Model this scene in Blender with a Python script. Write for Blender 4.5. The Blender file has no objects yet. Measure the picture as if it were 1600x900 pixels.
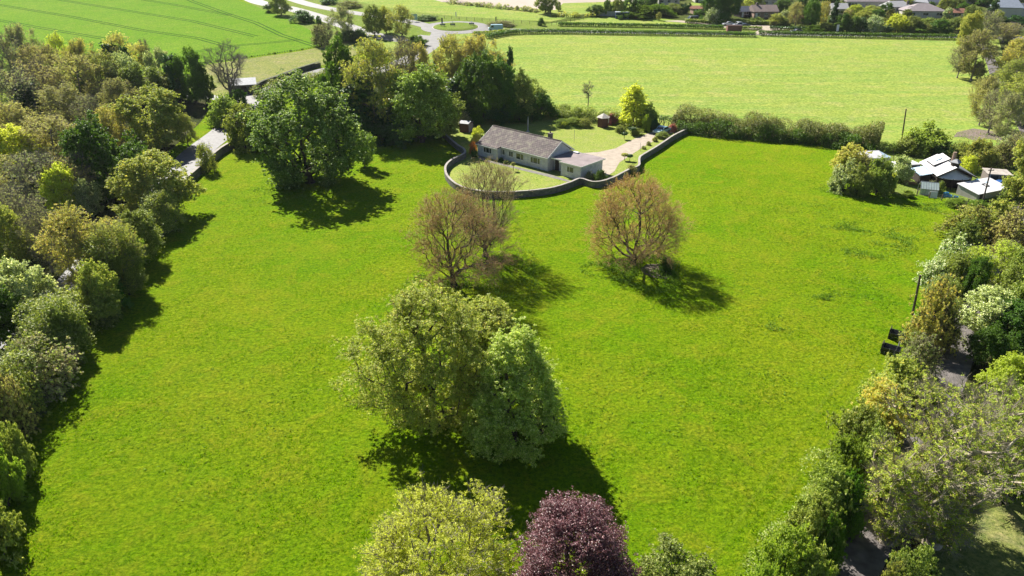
import bpy, bmesh, math, random
import numpy as np
from mathutils import Vector, Matrix

S = bpy.context.scene
C = S.collection
R = math.radians
# ---------------------------------------------------------------- camera, sky, sun, exposure
CAM_H, PITCH, F = 38.0, R(26.5), 1110.0
cam = bpy.data.cameras.new('camera')
cam.sensor_width = 36.0; cam.lens = 36.0 * F / 1600.0
cam.clip_start = 0.5; cam.clip_end = 6000
camo = bpy.data.objects.new('camera', cam); C.objects.link(camo)
camo.location = (0, 0, CAM_H); camo.rotation_euler = (R(90) - PITCH, 0, 0)
S.camera = camo
SUN_EL, SUN_AZ = R(42), R(34)          # azimuth measured to the left of +Y
w = bpy.data.worlds.new('World'); S.world = w; w.use_nodes = True
nt = w.node_tree; bg = nt.nodes['Background']
sky = nt.nodes.new('ShaderNodeTexSky'); sky.sky_type = 'NISHITA'; sky.sun_disc = False
sky.sun_elevation = SUN_EL; sky.sun_rotation = -SUN_AZ
sky.air_density = 0.7; sky.dust_density = 0.2; sky.ozone_density = 1.2
nt.links.new(sky.outputs[0], bg.inputs[0]); bg.inputs[1].default_value = 0.05
sl = bpy.data.lights.new('sun', 'SUN'); sl.energy = 5.0; sl.angle = R(0.5); sl.color = (1.0, 0.94, 0.84)
so = bpy.data.objects.new('sun', sl); C.objects.link(so)
sd = Vector((-math.sin(SUN_AZ) * math.cos(SUN_EL), math.cos(SUN_AZ) * math.cos(SUN_EL), math.sin(SUN_EL)))
so.rotation_euler = sd.to_track_quat('Z', 'Y').to_euler(); so.location = (-60, 90, 120)
S.view_settings.view_transform = 'Standard'; S.view_settings.look = 'None'
S.view_settings.exposure = 1.05; S.view_settings.gamma = 1.0
S.render.engine = 'CYCLES'
S.cycles.max_bounces = 6; S.cycles.transparent_max_bounces = 6; S.cycles.transmission_bounces = 3; S.cycles.diffuse_bounces = 1
S.cycles.glossy_bounces = 2

# ---------------------------------------------------------------- terrain and pixel rays (metres)
Y0, SLOPE = 158.0, 0.060
def T(x, y): return max(0.0, (y - Y0) * SLOPE)
_c, _s = math.cos(PITCH), math.sin(PITCH)
def ray(px, py):
    u = (px - 800) / F; v = (450 - py) / F
    return u, _c + v * _s, -_s + v * _c
def G(px, py, z=0.0):
    """ground point (plus z metres) seen at this place of the photograph"""
    u, dy, dz = ray(px, py)
    t = (CAM_H - z) / -dz
    if t * dy > Y0:
        t = (CAM_H - z + Y0 * SLOPE) / (dy * SLOPE - dz)
    return Vector((u * t, dy * t, CAM_H + dz * t))
def GG(px, py):
    p = G(px, py); return p
def depth(Y, z): return Y * _c + (CAM_H - z) * _s
def spot(x, ytop, ybase, wpx):
    """trunk foot, height and crown radius of a plant"""
    Y = G(800, ybase).y; g = T(0, Y)
    _, dy, dz = ray(x, ytop)
    z = CAM_H + Y * dz / dy
    h = max(z - g, 0.4)
    zc = depth(Y, g + h * 0.6)
    return Vector(((x - 800) / F * zc, Y, g)), h, wpx / 2 / F * zc

# ---------------------------------------------------------------- materials
MATS = {}
def newmat(name):
    m = bpy.data.materials.new(name); m.use_nodes = True; MATS[name] = m
    n = m.node_tree.nodes; l = m.node_tree.links
    return m, n, l, n['Principled BSDF'], n['Material Output']
def N(n, typ, **kw):
    nd = n.new(typ)
    for k, v in kw.items():
        if k.startswith('i_'): nd.inputs[k[2:].replace('_', ' ')].default_value = v
        else: setattr(nd, k, v)
    return nd
def mixc(n, l, fac, a, b, blend='MIX'):
    m = n.new('ShaderNodeMix'); m.data_type = 'RGBA'; m.blend_type = blend
    for sock, v in ((m.inputs[0], fac), (m.inputs[6], a), (m.inputs[7], b)):
        if isinstance(v, bpy.types.NodeSocket): l.new(v, sock)
        elif isinstance(v, (int, float)): sock.default_value = v
        else: sock.default_value = (*v, 1)
    return m.outputs[2]
def ramp(n, l, src, a, b):
    r = n.new('ShaderNodeMapRange'); r.inputs[1].default_value = a; r.inputs[2].default_value = b
    l.new(src, r.inputs[0]); return r.outputs[0]
def noise(n, l, scale, vec, detail=4, rough=0.55, dist=0.0):
    t = n.new('ShaderNodeTexNoise'); t.inputs['Scale'].default_value = scale
    t.inputs['Detail'].default_value = detail; t.inputs['Roughness'].default_value = rough
    t.inputs['Distortion'].default_value = dist
    l.new(vec, t.inputs['Vector']); return t.outputs['Fac']
def plain(name, col, rough=0.7, metal=0.0, var=0.25, scale=1.5, spec=0.4, bump=0.0):
    m, n, l, b, o = newmat(name)
    tc = n.new('ShaderNodeTexCoord')
    f = noise(n, l, scale, tc.outputs['Object'], 5)
    dark = tuple(c * (1 - var) for c in col); lite = tuple(min(1, c * (1 + var)) for c in col)
    l.new(mixc(n, l, ramp(n, l, f, .3, .7), dark, lite), b.inputs['Base Color'])
    b.inputs['Roughness'].default_value = rough; b.inputs['Metallic'].default_value = metal
    b.inputs['Specular IOR Level'].default_value = spec
    if bump:
        bp = n.new('ShaderNodeBump'); bp.inputs['Distance'].default_value = bump
        l.new(noise(n, l, scale * 6, tc.outputs['Object'], 4), bp.inputs['Height']); l.new(bp.outputs[0], b.inputs['Normal'])
    return m
LEAFGAIN = 2.6
def leafmat(name, c1, c2, trans=0.35, rough=0.5, spec=0.3, c3=None, f3=0.1, objvar=0.18):
    """leaves: colour differs from leaf to leaf and a little from tree to tree"""
    m, n, l, b, o = newmat(name)
    g = n.new('ShaderNodeNewGeometry'); oi = n.new('ShaderNodeObjectInfo')
    col = mixc(n, l, g.outputs['Random Per Island'], c1, c2)
    if c3:
        wn = n.new('ShaderNodeTexWhiteNoise'); wn.noise_dimensions = '1D'; l.new(g.outputs['Random Per Island'], wn.inputs['W'])
        lt = N(n, 'ShaderNodeMath', operation='LESS_THAN'); l.new(wn.outputs['Value'], lt.inputs[0]); lt.inputs[1].default_value = f3
        col = mixc(n, l, lt.outputs[0], col, c3)
    hs = n.new('ShaderNodeHueSaturation')
    mr = n.new('ShaderNodeMapRange'); mr.inputs[3].default_value = 1 - objvar; mr.inputs[4].default_value = 1 + objvar
    l.new(oi.outputs['Random'], mr.inputs[0]); l.new(mr.outputs[0], hs.inputs['Value'])
    mh = n.new('ShaderNodeMapRange'); mh.inputs[3].default_value = 0.5 - objvar * .06; mh.inputs[4].default_value = 0.5 + objvar * .06
    wn2 = n.new('ShaderNodeTexWhiteNoise'); wn2.noise_dimensions = '1D'; l.new(oi.outputs['Random'], wn2.inputs['W'])
    l.new(wn2.outputs['Value'], mh.inputs[0]); l.new(mh.outputs[0], hs.inputs['Hue'])
    l.new(col, hs.inputs['Color']); hs.inputs['Saturation'].default_value = 1.0; col = hs.outputs[0]
    gn = n.new('ShaderNodeVectorMath'); gn.operation = 'SCALE'; gn.inputs['Scale'].default_value = LEAFGAIN; l.new(col, gn.inputs[0]); col = gn.outputs[0]
    hs2 = n.new('ShaderNodeHueSaturation'); hs2.inputs['Saturation'].default_value = 1.07; l.new(col, hs2.inputs['Color']); col = hs2.outputs[0]
    l.new(col, b.inputs['Base Color']); b.inputs['Roughness'].default_value = rough
    b.inputs['Specular IOR Level'].default_value = spec * 1.1
    tr = n.new('ShaderNodeBsdfTranslucent')
    tcol = mixc(n, l, 1.0, col, (1.0, 1.0, 0.52), 'MULTIPLY')
    sc = n.new('ShaderNodeVectorMath'); sc.operation = 'SCALE'; sc.inputs['Scale'].default_value = 1.35
    l.new(tcol, sc.inputs[0]); l.new(sc.outputs[0], tr.inputs['Color'])
    mx = n.new('ShaderNodeMixShader'); mx.inputs[0].default_value = trans * 1.25
    l.new(b.outputs[0], mx.inputs[1]); l.new(tr.outputs[0], mx.inputs[2]); l.new(mx.outputs[0], o.inputs['Surface'])
    return m
def grassmat(name, ca, cb, cc, scale=1.0, bump=0.12, streak=None, spots=0.5):
    """ca, cb: the two tones of the sward in broad patches, cc: darker tufts"""
    m, n, l, b, o = newmat(name)
    tc = n.new('ShaderNodeTexCoord'); vec = tc.outputs['Object']
    big = noise(n, l, 0.05 * scale, vec, 7, .72, .3)
    mid = noise(n, l, 0.30 * scale, vec, 6, .7, .5)
    col = mixc(n, l, ramp(n, l, big, .35, .65), ca, cb)
    yel = (min(1, cb[0] * 1.22), cb[1] * .98, cb[2] * 1.8)
    col = mixc(n, l, ramp(n, l, mid, .48, .80), col, yel)
    if streak:
        mp = n.new('ShaderNodeMapping'); mp.inputs['Rotation'].default_value = (0, 0, streak[0]); mp.inputs['Scale'].default_value = (0.03, streak[1], 1)
        l.new(vec, mp.inputs[0]); st = noise(n, l, 1.0, mp.outputs[0], 5, .7, .6)
        col = mixc(n, l, ramp(n, l, st, .40, .66), col, streak[2])
    fine = noise(n, l, 3.2 * scale, vec, 4, .8, .3)
    lite = mixc(n, l, 1.0, col, (1.40, 1.30, 1.7), 'MULTIPLY'); dark = mixc(n, l, 1.0, col, (.50, .62, .6), 'MULTIPLY')
    col = mixc(n, l, ramp(n, l, fine, .36, .64), dark, lite)
    med = noise(n, l, .9 * scale, vec, 5, .75, .6)
    col = mixc(n, l, ramp(n, l, med, .46, .70), col, mixc(n, l, 1.0, col, (.80, .90, 1.0), 'MULTIPLY'))
    tuft = noise(n, l, 1.9 * scale, vec, 5, .7, .5)
    msk = ramp(n, l, tuft, .54, .66)
    dens = ramp(n, l, noise(n, l, 0.07 * scale, vec, 5, .75), .38, .66)
    mul = N(n, 'ShaderNodeMath', operation='MULTIPLY'); l.new(msk, mul.inputs[0])
    add = N(n, 'ShaderNodeMath', operation='MULTIPLY_ADD'); l.new(dens, add.inputs[0]); add.inputs[1].default_value = .85; add.inputs[2].default_value = .15
    l.new(add.outputs[0], mul.inputs[1])
    mul2 = N(n, 'ShaderNodeMath', operation='MULTIPLY'); l.new(mul.outputs[0], mul2.inputs[0]); mul2.inputs[1].default_value = spots
    col = mixc(n, l, mul2.outputs[0], col, cc)
    l.new(col, b.inputs['Base Color']); b.inputs['Roughness'].default_value = .9
    b.inputs['Specular IOR Level'].default_value = .02
    bp = n.new('ShaderNodeBump'); bp.inputs['Distance'].default_value = bump; bp.inputs['Strength'].default_value = 1.0
    hh = N(n, 'ShaderNodeMath', operation='ADD'); l.new(noise(n, l, 1.7 * scale, vec, 8, .8), hh.inputs[0]); l.new(mid, hh.inputs[1])
    l.new(hh.outputs[0], bp.inputs['Height']); l.new(bp.outputs[0], b.inputs['Normal'])
    return m

PASTURE = grassmat('pasture_grass', (0.150, 0.300, 0.003), (0.246, 0.325, 0.008), (0.035, 0.085, 0.004), spots=.9, bump=.5)
FARGRASS = grassmat('hayfield_grass', (0.27, 0.345, 0.052), (0.335, 0.37, 0.068), (0.16, 0.22, 0.03), scale=.5, bump=.12, spots=.3, streak=(R(4), .30, (0.215, 0.325, 0.05)))
CROP = grassmat('young_crop', (0.115, 0.245, 0.006), (0.15, 0.265, 0.012), (0.075, 0.18, 0.008), scale=.6, bump=.08, spots=.3)
ROUGH = grassmat('rough_grass', (0.24, 0.27, 0.06), (0.30, 0.31, 0.08), (0.12, 0.15, 0.04), scale=.7, bump=.3, spots=.7)
LAWN = grassmat('mown_lawn', (0.25, 0.31, 0.05), (0.29, 0.34, 0.06), (0.17, 0.24, 0.03), scale=1.2, bump=.05, spots=.3)
VERGE = grassmat('verge_grass', (0.17, 0.25, 0.03), (0.22, 0.28, 0.045), (0.07, 0.12, 0.02), scale=1.2, bump=.25, spots=.8)
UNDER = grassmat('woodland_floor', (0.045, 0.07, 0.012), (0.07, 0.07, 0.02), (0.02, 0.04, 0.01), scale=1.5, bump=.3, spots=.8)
SOIL = plain('dry_soil', (0.42, 0.36, 0.30), .95, var=.2, scale=.05)
DIRT = plain('bare_dirt', (0.26, 0.2, 0.15), .95, var=.35, scale=.6, bump=.1)
ASPHALT = plain('asphalt', (0.20, 0.195, 0.19), .62, var=.18, scale=.5, spec=.5)
LANE = plain('lane_asphalt', (0.125, 0.123, 0.13), .6, var=.3, scale=1.2, spec=.35, bump=.02)
GRAVEL = plain('gravel', (0.40, 0.34, 0.27), .9, var=.18, scale=1.0, bump=.03)
CONCRETE = plain('concrete', (0.42, 0.4, 0.37), .85, var=.15)
WHITE = plain('white_paint', (0.78, 0.78, 0.76), .5, var=.06)
BARK = plain('bark', (0.085, 0.07, 0.055), .95, var=.4, scale=4, bump=.03)
BARKGREY = plain('pale_bark', (0.24, 0.21, 0.18), .9, var=.35, scale=4, bump=.02)
BARKWHITE = plain('silvery_bark', (0.36, 0.31, 0.235), .85, var=.4, scale=3, bump=.02)
TWIGRED = plain('reddish_twigs', (0.27, 0.19, 0.145), .9, var=.3, scale=4)
LM = {
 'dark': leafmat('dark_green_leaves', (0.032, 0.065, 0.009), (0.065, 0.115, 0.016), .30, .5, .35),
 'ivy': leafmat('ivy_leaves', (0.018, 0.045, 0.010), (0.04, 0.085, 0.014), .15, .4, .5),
 'sycamore': leafmat('fresh_green_leaves', (0.07, 0.108, 0.018), (0.165, 0.205, 0.05), .36, .5, .3, c3=(0.30, 0.36, 0.16), f3=.06),
 'lime': leafmat('soft_green_leaves', (0.055, 0.092, 0.018), (0.13, 0.168, 0.042), .34, .5, .35, c3=(0.32, 0.36, 0.18), f3=.08),
 'olive': leafmat('olive_leaves', (0.098, 0.122, 0.028), (0.205, 0.222, 0.07), .38, .5, .3, c3=(0.27, 0.24, 0.08), f3=.12),
 'gold': leafmat('golden_young_leaves', (0.145, 0.16, 0.045), (0.265, 0.255, 0.09), .42, .5, .3, c3=(0.30, 0.23, 0.10), f3=.15),
 'brown': leafmat('brownish_bud_leaves', (0.125, 0.12, 0.06), (0.22, 0.2, 0.1), .34, .6, .25, c3=(0.27, 0.30, 0.10), f3=.2),
 'grey': leafmat('greyish_bud_leaves', (0.13, 0.125, 0.085), (0.215, 0.205, 0.13), .3, .6, .25, c3=(0.2, 0.26, 0.08), f3=.25),
 'silver': leafmat('silvery_green_leaves', (0.11, 0.14, 0.055), (0.21, 0.24, 0.12), .32, .5, .4, c3=(0.5, 0.5, 0.36), f3=.15),
 'blossom': leafmat('white_blossom_and_leaves', (0.07, 0.11, 0.03), (0.14, 0.18, 0.06), .3, .6, .3, c3=(0.42, 0.42, 0.36), f3=.3),
 'bright': leafmat('bright_green_leaves', (0.08, 0.12, 0.018), (0.15, 0.19, 0.04), .42, .5, .35),
 'yellow': leafmat('yellow_green_leaves', (0.155, 0.182, 0.026), (0.27, 0.295, 0.06), .45, .5, .35, c3=(0.34, 0.35, 0.14), f3=.12),
 'hedge': leafmat('hedge_leaves', (0.066, 0.095, 0.02), (0.145, 0.168, 0.045), .32, .5, .35, c3=(0.24, 0.26, 0.09), f3=.1),
 'tanbud': leafmat('tan_grey_buds', (0.13, 0.1, 0.08), (0.19, 0.15, 0.115), .35, .6, .25, c3=(0.20, 0.22, 0.09), f3=.2),
 'pale': leafmat('pale_fresh_leaves', (0.105, 0.15, 0.026), (0.25, 0.295, 0.085), .38, .5, .3, c3=(0.33, 0.34, 0.17), f3=.18, objvar=0.0),
 'willow': leafmat('willow_young_leaves', (0.11, 0.145, 0.022), (0.21, 0.24, 0.05), .38, .5, .3, c3=(0.27, 0.23, 0.10), f3=.12),
 'nearolive': leafmat('olive_spring_leaves', (.105,.132,.026), (.225,.245,.068), .38, .5, .3, c3=(0.28, 0.25, 0.09), f3=.1, objvar=0.0),
 'mixhedge': leafmat('mixed_hedge_leaves', (0.06, 0.08, 0.02), (0.14, 0.145, 0.05), .32, .5, .35, c3=(0.26, 0.22, 0.12), f3=.12),
 'copper': leafmat('copper_purple_leaves', (0.04, 0.015, 0.019), (0.1, 0.042, 0.047), .22, .38, .55, c3=(0.19, 0.11, 0.115), f3=.12),
 'redbud': leafmat('reddish_bud_leaves', (0.165, 0.115, 0.07), (0.24, 0.168, 0.105), .35, .6, .25, c3=(0.20, 0.22, 0.07), f3=.2),
 'pink': leafmat('pink_blossom', (0.20, 0.08, 0.08), (0.28, 0.13, 0.13), .3, .6, .3),
 'orange': leafmat('orange_red_leaves', (0.2, 0.08, 0.03), (0.28, 0.13, 0.05), .3, .6, .3),
 'weed': leafmat('grey_green_weeds', (0.05, 0.085, 0.012), (0.09, 0.13, 0.025), .25, .7, .05),
 'grassblade': leafmat('grass_blades', (0.05, 0.10, 0.002), (0.085, 0.13, 0.003), .45, .55, .2),
}

PATCHY = grassmat('patchy_bare_ground', (0.27, 0.21, 0.15), (0.24, 0.22, 0.11), (0.10, 0.16, 0.02), scale=1.0, bump=.3, spots=1.0)
# ---------------------------------------------------------------- mesh helpers
def rawmesh(name, V, Q, smooth=False):
    """V (n,3), Q (m,k) quads or tris"""
    me = bpy.data.meshes.new(name)
    V = np.ascontiguousarray(V, dtype=np.float32); Q = np.ascontiguousarray(Q, dtype=np.int32)
    m, k = Q.shape
    me.vertices.add(len(V)); me.vertices.foreach_set('co', V.ravel())
    me.loops.add(m * k); me.loops.foreach_set('vertex_index', Q.ravel())
    me.polygons.add(m); me.polygons.foreach_set('loop_start', np.arange(0, m * k, k, dtype=np.int32))
    try: me.polygons.foreach_set('loop_total', np.full(m, k, dtype=np.int32))
    except Exception: pass
    me.polygons.foreach_set('use_smooth', np.full(m, smooth))
    me.update(calc_edges=True)
    return me
def props(o, label=None, cat=None, group=None, kind=None):
    if label: o['label'] = label
    if cat: o['category'] = cat
    if group: o['group'] = group
    if kind: o['kind'] = kind
    return o
def link(name, me, mat=None, parent=None):
    o = bpy.data.objects.new(name, me); C.objects.link(o)
    if mat is not None:
        if len(me.materials) == 0: me.materials.append(mat)
        o.material_slots[0].link = 'OBJECT'; o.material_slots[0].material = mat
    if parent: o.parent = parent
    return o
def empty(name, loc, rz=0.0, label=None, cat=None, group=None):
    o = bpy.data.objects.new(name, None); C.objects.link(o); o.empty_display_size = .3
    o.location = loc; o.rotation_euler = (0, 0, rz)
    return props(o, label, cat, group)
class MB:
    """collects simple solids into one mesh"""
    def __init__(s): s.v = []; s.f = []
    def add(s, vs, fs):
        b = len(s.v); s.v += [tuple(v) for v in vs]; s.f += [tuple(b + i for i in f) for f in fs]; return s
    def box(s, x0, x1, y0, y1, z0, z1):
        return s.add([(x0,y0,z0),(x1,y0,z0),(x1,y1,z0),(x0,y1,z0),(x0,y0,z1),(x1,y0,z1),(x1,y1,z1),(x0,y1,z1)],
                     [(0,3,2,1),(4,5,6,7),(0,1,5,4),(1,2,6,5),(2,3,7,6),(3,0,4,7)])
    def prism(s, pts, d):
        """pts: closed outline of 3D points, d: thickness vector"""
        n = len(pts); d = Vector(d); a = [Vector(p) for p in pts]; b = [p + d for p in a]
        return s.add(a + b, [tuple(range(n))[::-1], tuple(range(n, 2 * n))] + [(i, (i + 1) % n, n + (i + 1) % n, n + i) for i in range(n)])
    def tube(s, a, b, r0, r1=None, n=8):
        r1 = r0 if r1 is None else r1; a = Vector(a); b = Vector(b); d = (b - a).normalized()
        u = d.orthogonal().normalized(); w_ = d.cross(u)
        P = [a + (u * math.cos(2*math.pi*i/n) + w_ * math.sin(2*math.pi*i/n)) * r0 for i in range(n)] + \
            [b + (u * math.cos(2*math.pi*i/n) + w_ * math.sin(2*math.pi*i/n)) * r1 for i in range(n)]
        return s.add(P, [tuple(range(n))[::-1], tuple(range(n, 2*n))] + [(i, (i+1) % n, n+(i+1) % n, n+i) for i in range(n)])
    def lathe(s, prof, n=16, c=(0,0,0)):
        P = [(c[0] + r*math.cos(2*math.pi*i/n), c[1] + r*math.sin(2*math.pi*i/n), c[2] + z) for r, z in prof for i in range(n)]
        k = len(prof)
        F_ = [(j*n+i, j*n+(i+1) % n, (j+1)*n+(i+1) % n, (j+1)*n+i) for j in range(k-1) for i in range(n)]
        F_ += [tuple(range(n))[::-1], tuple(range((k-1)*n, k*n))]
        return s.add(P, F_)
    def build(s, name, mat, parent=None, bevel=0, smooth=False):
        me = bpy.data.meshes.new(name); me.from_pydata(s.v, [], s.f); me.update()
        bm = bmesh.new(); bm.from_mesh(me); bmesh.ops.recalc_face_normals(bm, faces=bm.faces)
        if bevel: bmesh.ops.bevel(bm, geom=bm.edges[:], offset=bevel, segments=2, affect='EDGES', profile=.6, clamp_overlap=True)
        bm.to_mesh(me); bm.free()
        if smooth:
            for p in me.polygons: p.use_smooth = True
        me.materials.append(mat)
        o = bpy.data.objects.new(name, me); C.objects.link(o)
        if parent: o.parent = parent
        return o
def dup(root, loc, rz=None, scale=None):
    def rec(o, par):
        c = o.copy(); C.objects.link(c)
        if par: c.parent = par
        for ch in kids.get(o.name, ()): rec(ch, c)
        return c
    kids = {}
    def walk(o):
        kids[o.name] = list(o.children)
        for ch in o.children: walk(ch)
    walk(root)
    r = rec(root, None); r.location = loc
    if rz is not None: r.rotation_euler = (0, 0, rz)
    if scale: r.scale = scale
    return r

def sheet(name, pts, mat, lift=0.004, label=None):
    """flat polygon laid on the terrain; its outline is given in ground points; cut where the slope begins"""
    bm = bmesh.new()
    vs = [bm.verts.new((p.x, p.y, 0)) for p in pts]
    f = bm.faces.new(vs); bmesh.ops.triangulate(bm, faces=[f])
    g = bm.verts[:] + bm.edges[:] + bm.faces[:]
    bmesh.ops.bisect_plane(bm, geom=g, plane_co=(0, Y0, 0), plane_no=(0, 1, 0))
    for v in bm.verts: v.co.z = T(v.co.x, v.co.y) + lift
    bmesh.ops.recalc_face_normals(bm, faces=bm.faces)
    for f in bm.faces:
        if f.normal.z < 0: f.normal_flip()
    me = bpy.data.meshes.new(name); bm.to_mesh(me); bm.free(); me.materials.append(mat)
    o = bpy.data.objects.new(name, me); C.objects.link(o); o['kind'] = 'structure'
    return o
def smoothline(P, n=8):
    out = []
    for i in range(len(P) - 1):
        p0 = P[max(i-1, 0)]; p1 = P[i]; p2 = P[i+1]; p3 = P[min(i+2, len(P)-1)]
        for k in range(n):
            t = k / n
            out.append(0.5 * ((2*p1) + (p2-p0)*t + (2*p0-5*p1+4*p2-p3)*t*t + (3*p1-p0-3*p2+p3)*t**3))
    out.append(P[-1]); return out
def offset(P, d):
    out = []
    for i, p in enumerate(P):
        a = P[max(i-1, 0)]; b = P[min(i+1, len(P)-1)]; t = Vector((b.x-a.x, b.y-a.y, 0)).normalized()
        out.append(Vector((p.x - t.y*d, p.y + t.x*d, 0)))
    return out
def road(name, pix, width, mat, lift=0.008, n=8, widths=None, smooth=True):
    P = [Vector((g.x, g.y, 0)) for g in (G(*q) for q in pix)]
    if smooth: P = smoothline(P, n)
    A = offset(P, width/2); B = offset(P, -width/2)
    V = []; Q = []
    for a, b in zip(A, B):
        for t in (0, .5, 1):
            q = a.lerp(b, t); V.append((q.x, q.y, T(q.x, q.y) + lift + (0.03 if t == .5 and width > 2 else 0)))
    for i in range(len(A) - 1):
        for k in (0, 1): Q.append((i*3+k, i*3+k+1, i*3+k+4, i*3+k+3))
    me = rawmesh(name, np.array(V), np.array(Q), True); me.materials.append(mat)
    o = bpy.data.objects.new(name, me); C.objects.link(o); o['kind'] = 'structure'
    return o, P
# ---------------------------------------------------------------- plants
PROF = {
 'round': lambda t: np.sqrt(np.clip(1 - ((t - .48) / .54) ** 2, 0, 1)),
 'dome': lambda t: np.sqrt(np.clip(1 - (np.clip(t - .12, 0, 1) / .9) ** 2, 0, 1)) * (.82 + .18 * np.clip(t / .12, 0, 1)),
 'tall': lambda t: np.clip(np.sin(np.pi * np.clip(t * .93 + .06, 0, 1)), 0, 1) ** .55,
 'cone': lambda t: np.clip(1.03 - t, 0, 1) ** .62 * np.clip(.55 + t * 3, 0, 1),
 'mush': lambda t: np.sqrt(np.clip(1 - ((t - .28) / .735) ** 2, 0, 1)),
 'globe': lambda t: np.sqrt(np.clip(1 - ((t - .40) / .62) ** 2, 0, 1)),
 'teardrop': lambda t: np.clip(1.02 - t, 0, 1) ** .78 * np.clip(.62 + t * 2.2, 0, 1) * 1.12,
 'spire': lambda t: np.clip(1.02 - t, 0, 1) ** .9 * np.clip(.5 + t * 6, 0, 1),
 'vase': lambda t: np.sqrt(np.clip(1 - ((t - .68) / .34) ** 2, 0, 1)) * (t > .68) + (t <= .68) * (.28 + .72 * (t / .68)),
 'column': lambda t: np.clip(1.02 - t, 0, 1) ** .3 * np.clip(.7 + t * 2, 0, 1),
}
def wobble(rng, amp=.16):
    ph = rng.uniform(0, 6.28, 6); zz = rng.uniform(-3, 3, 6); k = np.array([1, 2, 3, 4, 5, 7]); a = amp * np.array([.5, .6, .5, .45, .35, .3])
    return lambda th, t: 1 + sum(a[i] * np.sin(k[i] * th + ph[i] + zz[i] * t * 2) for i in range(6))
def skeleton(tips, trunk, bf):
    """joins the tips to the trunk, each to the node that keeps the way from the root short"""
    P = np.vstack([trunk, tips]).astype(float); n0 = len(trunk); n = len(P)
    par = np.full(n, -1); path = np.zeros(n)
    for i in range(1, n0): par[i] = i-1; path[i] = path[i-1] + np.linalg.norm(P[i]-P[i-1])
    order = list(range(n0)); rem = np.arange(n0, n)
    best = np.full(n, 1e9); bp = np.zeros(n, int); bd = np.full(n, 1e9)
    def relax(j):
        nonlocal best
        d = np.linalg.norm(P[rem] - P[j], axis=1)
        up = np.clip(P[j][2] - P[rem][:, 2], 0, None) * .5
        c = d + bf * path[j] + up
        m = c < best[rem]; k = rem[m]; best[k] = c[m]; bp[k] = j; bd[k] = d[m]
    for j in range(1, n0): relax(j)
    while len(rem):
        a = rem[np.argmin(best[rem])]
        par[a] = bp[a]; path[a] = path[bp[a]] + bd[a]; order.append(a)
        rem = rem[rem != a]
        if len(rem): relax(a)
    return P, par, order
def tubes(P, par, rad, nside):
    idx = np.array([i for i in range(len(P)) if par[i] >= 0]); A = P[par[idx]]; B = P[idx]
    ra = np.minimum(rad[par[idx]], rad[idx] * 1.25); rb = rad[idx]
    return frusta(A, B, ra, rb, nside)
def frusta(A, B, ra, rb, n):
    d = B - A; L = np.linalg.norm(d, axis=1, keepdims=True) + 1e-9; d = d / L
    ref = np.where(np.abs(d[:, 2:3]) < .9, np.array([[0, 0, 1.]]), np.array([[1., 0, 0]]))
    u = np.cross(d, ref); u /= np.linalg.norm(u, axis=1, keepdims=True) + 1e-9; w_ = np.cross(d, u)
    V = []
    for e, r in ((A, ra), (B, rb)):
        for i in range(n):
            a = 2 * math.pi * i / n
            V.append(e + (u * math.cos(a) + w_ * math.sin(a)) * r[:, None])
    V = np.stack(V, 1).reshape(-1, 3); m = len(A); base = (np.arange(m) * 2 * n)[:, None]
    Q = np.concatenate([base + np.array([[i, (i+1) % n, n+(i+1) % n, n+i]]) for i in range(n)], 0)
    return V, Q
def leaves(rng, pos, out, size, up=.65, flat=.0, var=.35):
    """one rhombic leaf (or spray of leaves) at each position"""
    m = len(pos)
    n = rng.normal(size=(m, 3)) + out * .7 + np.array([0, 0, up * 2])
    n /= np.linalg.norm(n, axis=1, keepdims=True) + 1e-9
    a = np.cross(n, rng.normal(size=(m, 3))); a /= np.linalg.norm(a, axis=1, keepdims=True) + 1e-9
    b = np.cross(n, a); s = (size * rng.uniform(1-var, 1+var, m))[:, None]
    V = np.stack([pos - a*s*.62, pos - b*s*.40 + n*s*.1, pos + a*s*.62, pos + b*s*.40 + n*s*.1], 1).reshape(-1, 3)
    return V, np.arange(m*4).reshape(m, 4)
def cat(parts):
    Vs, Qs, o = [], [], 0
    for V, Q in parts:
        Vs.append(V); Qs.append(Q + o); o += len(V)
    return np.vstack(Vs), np.vstack(Qs)
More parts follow.
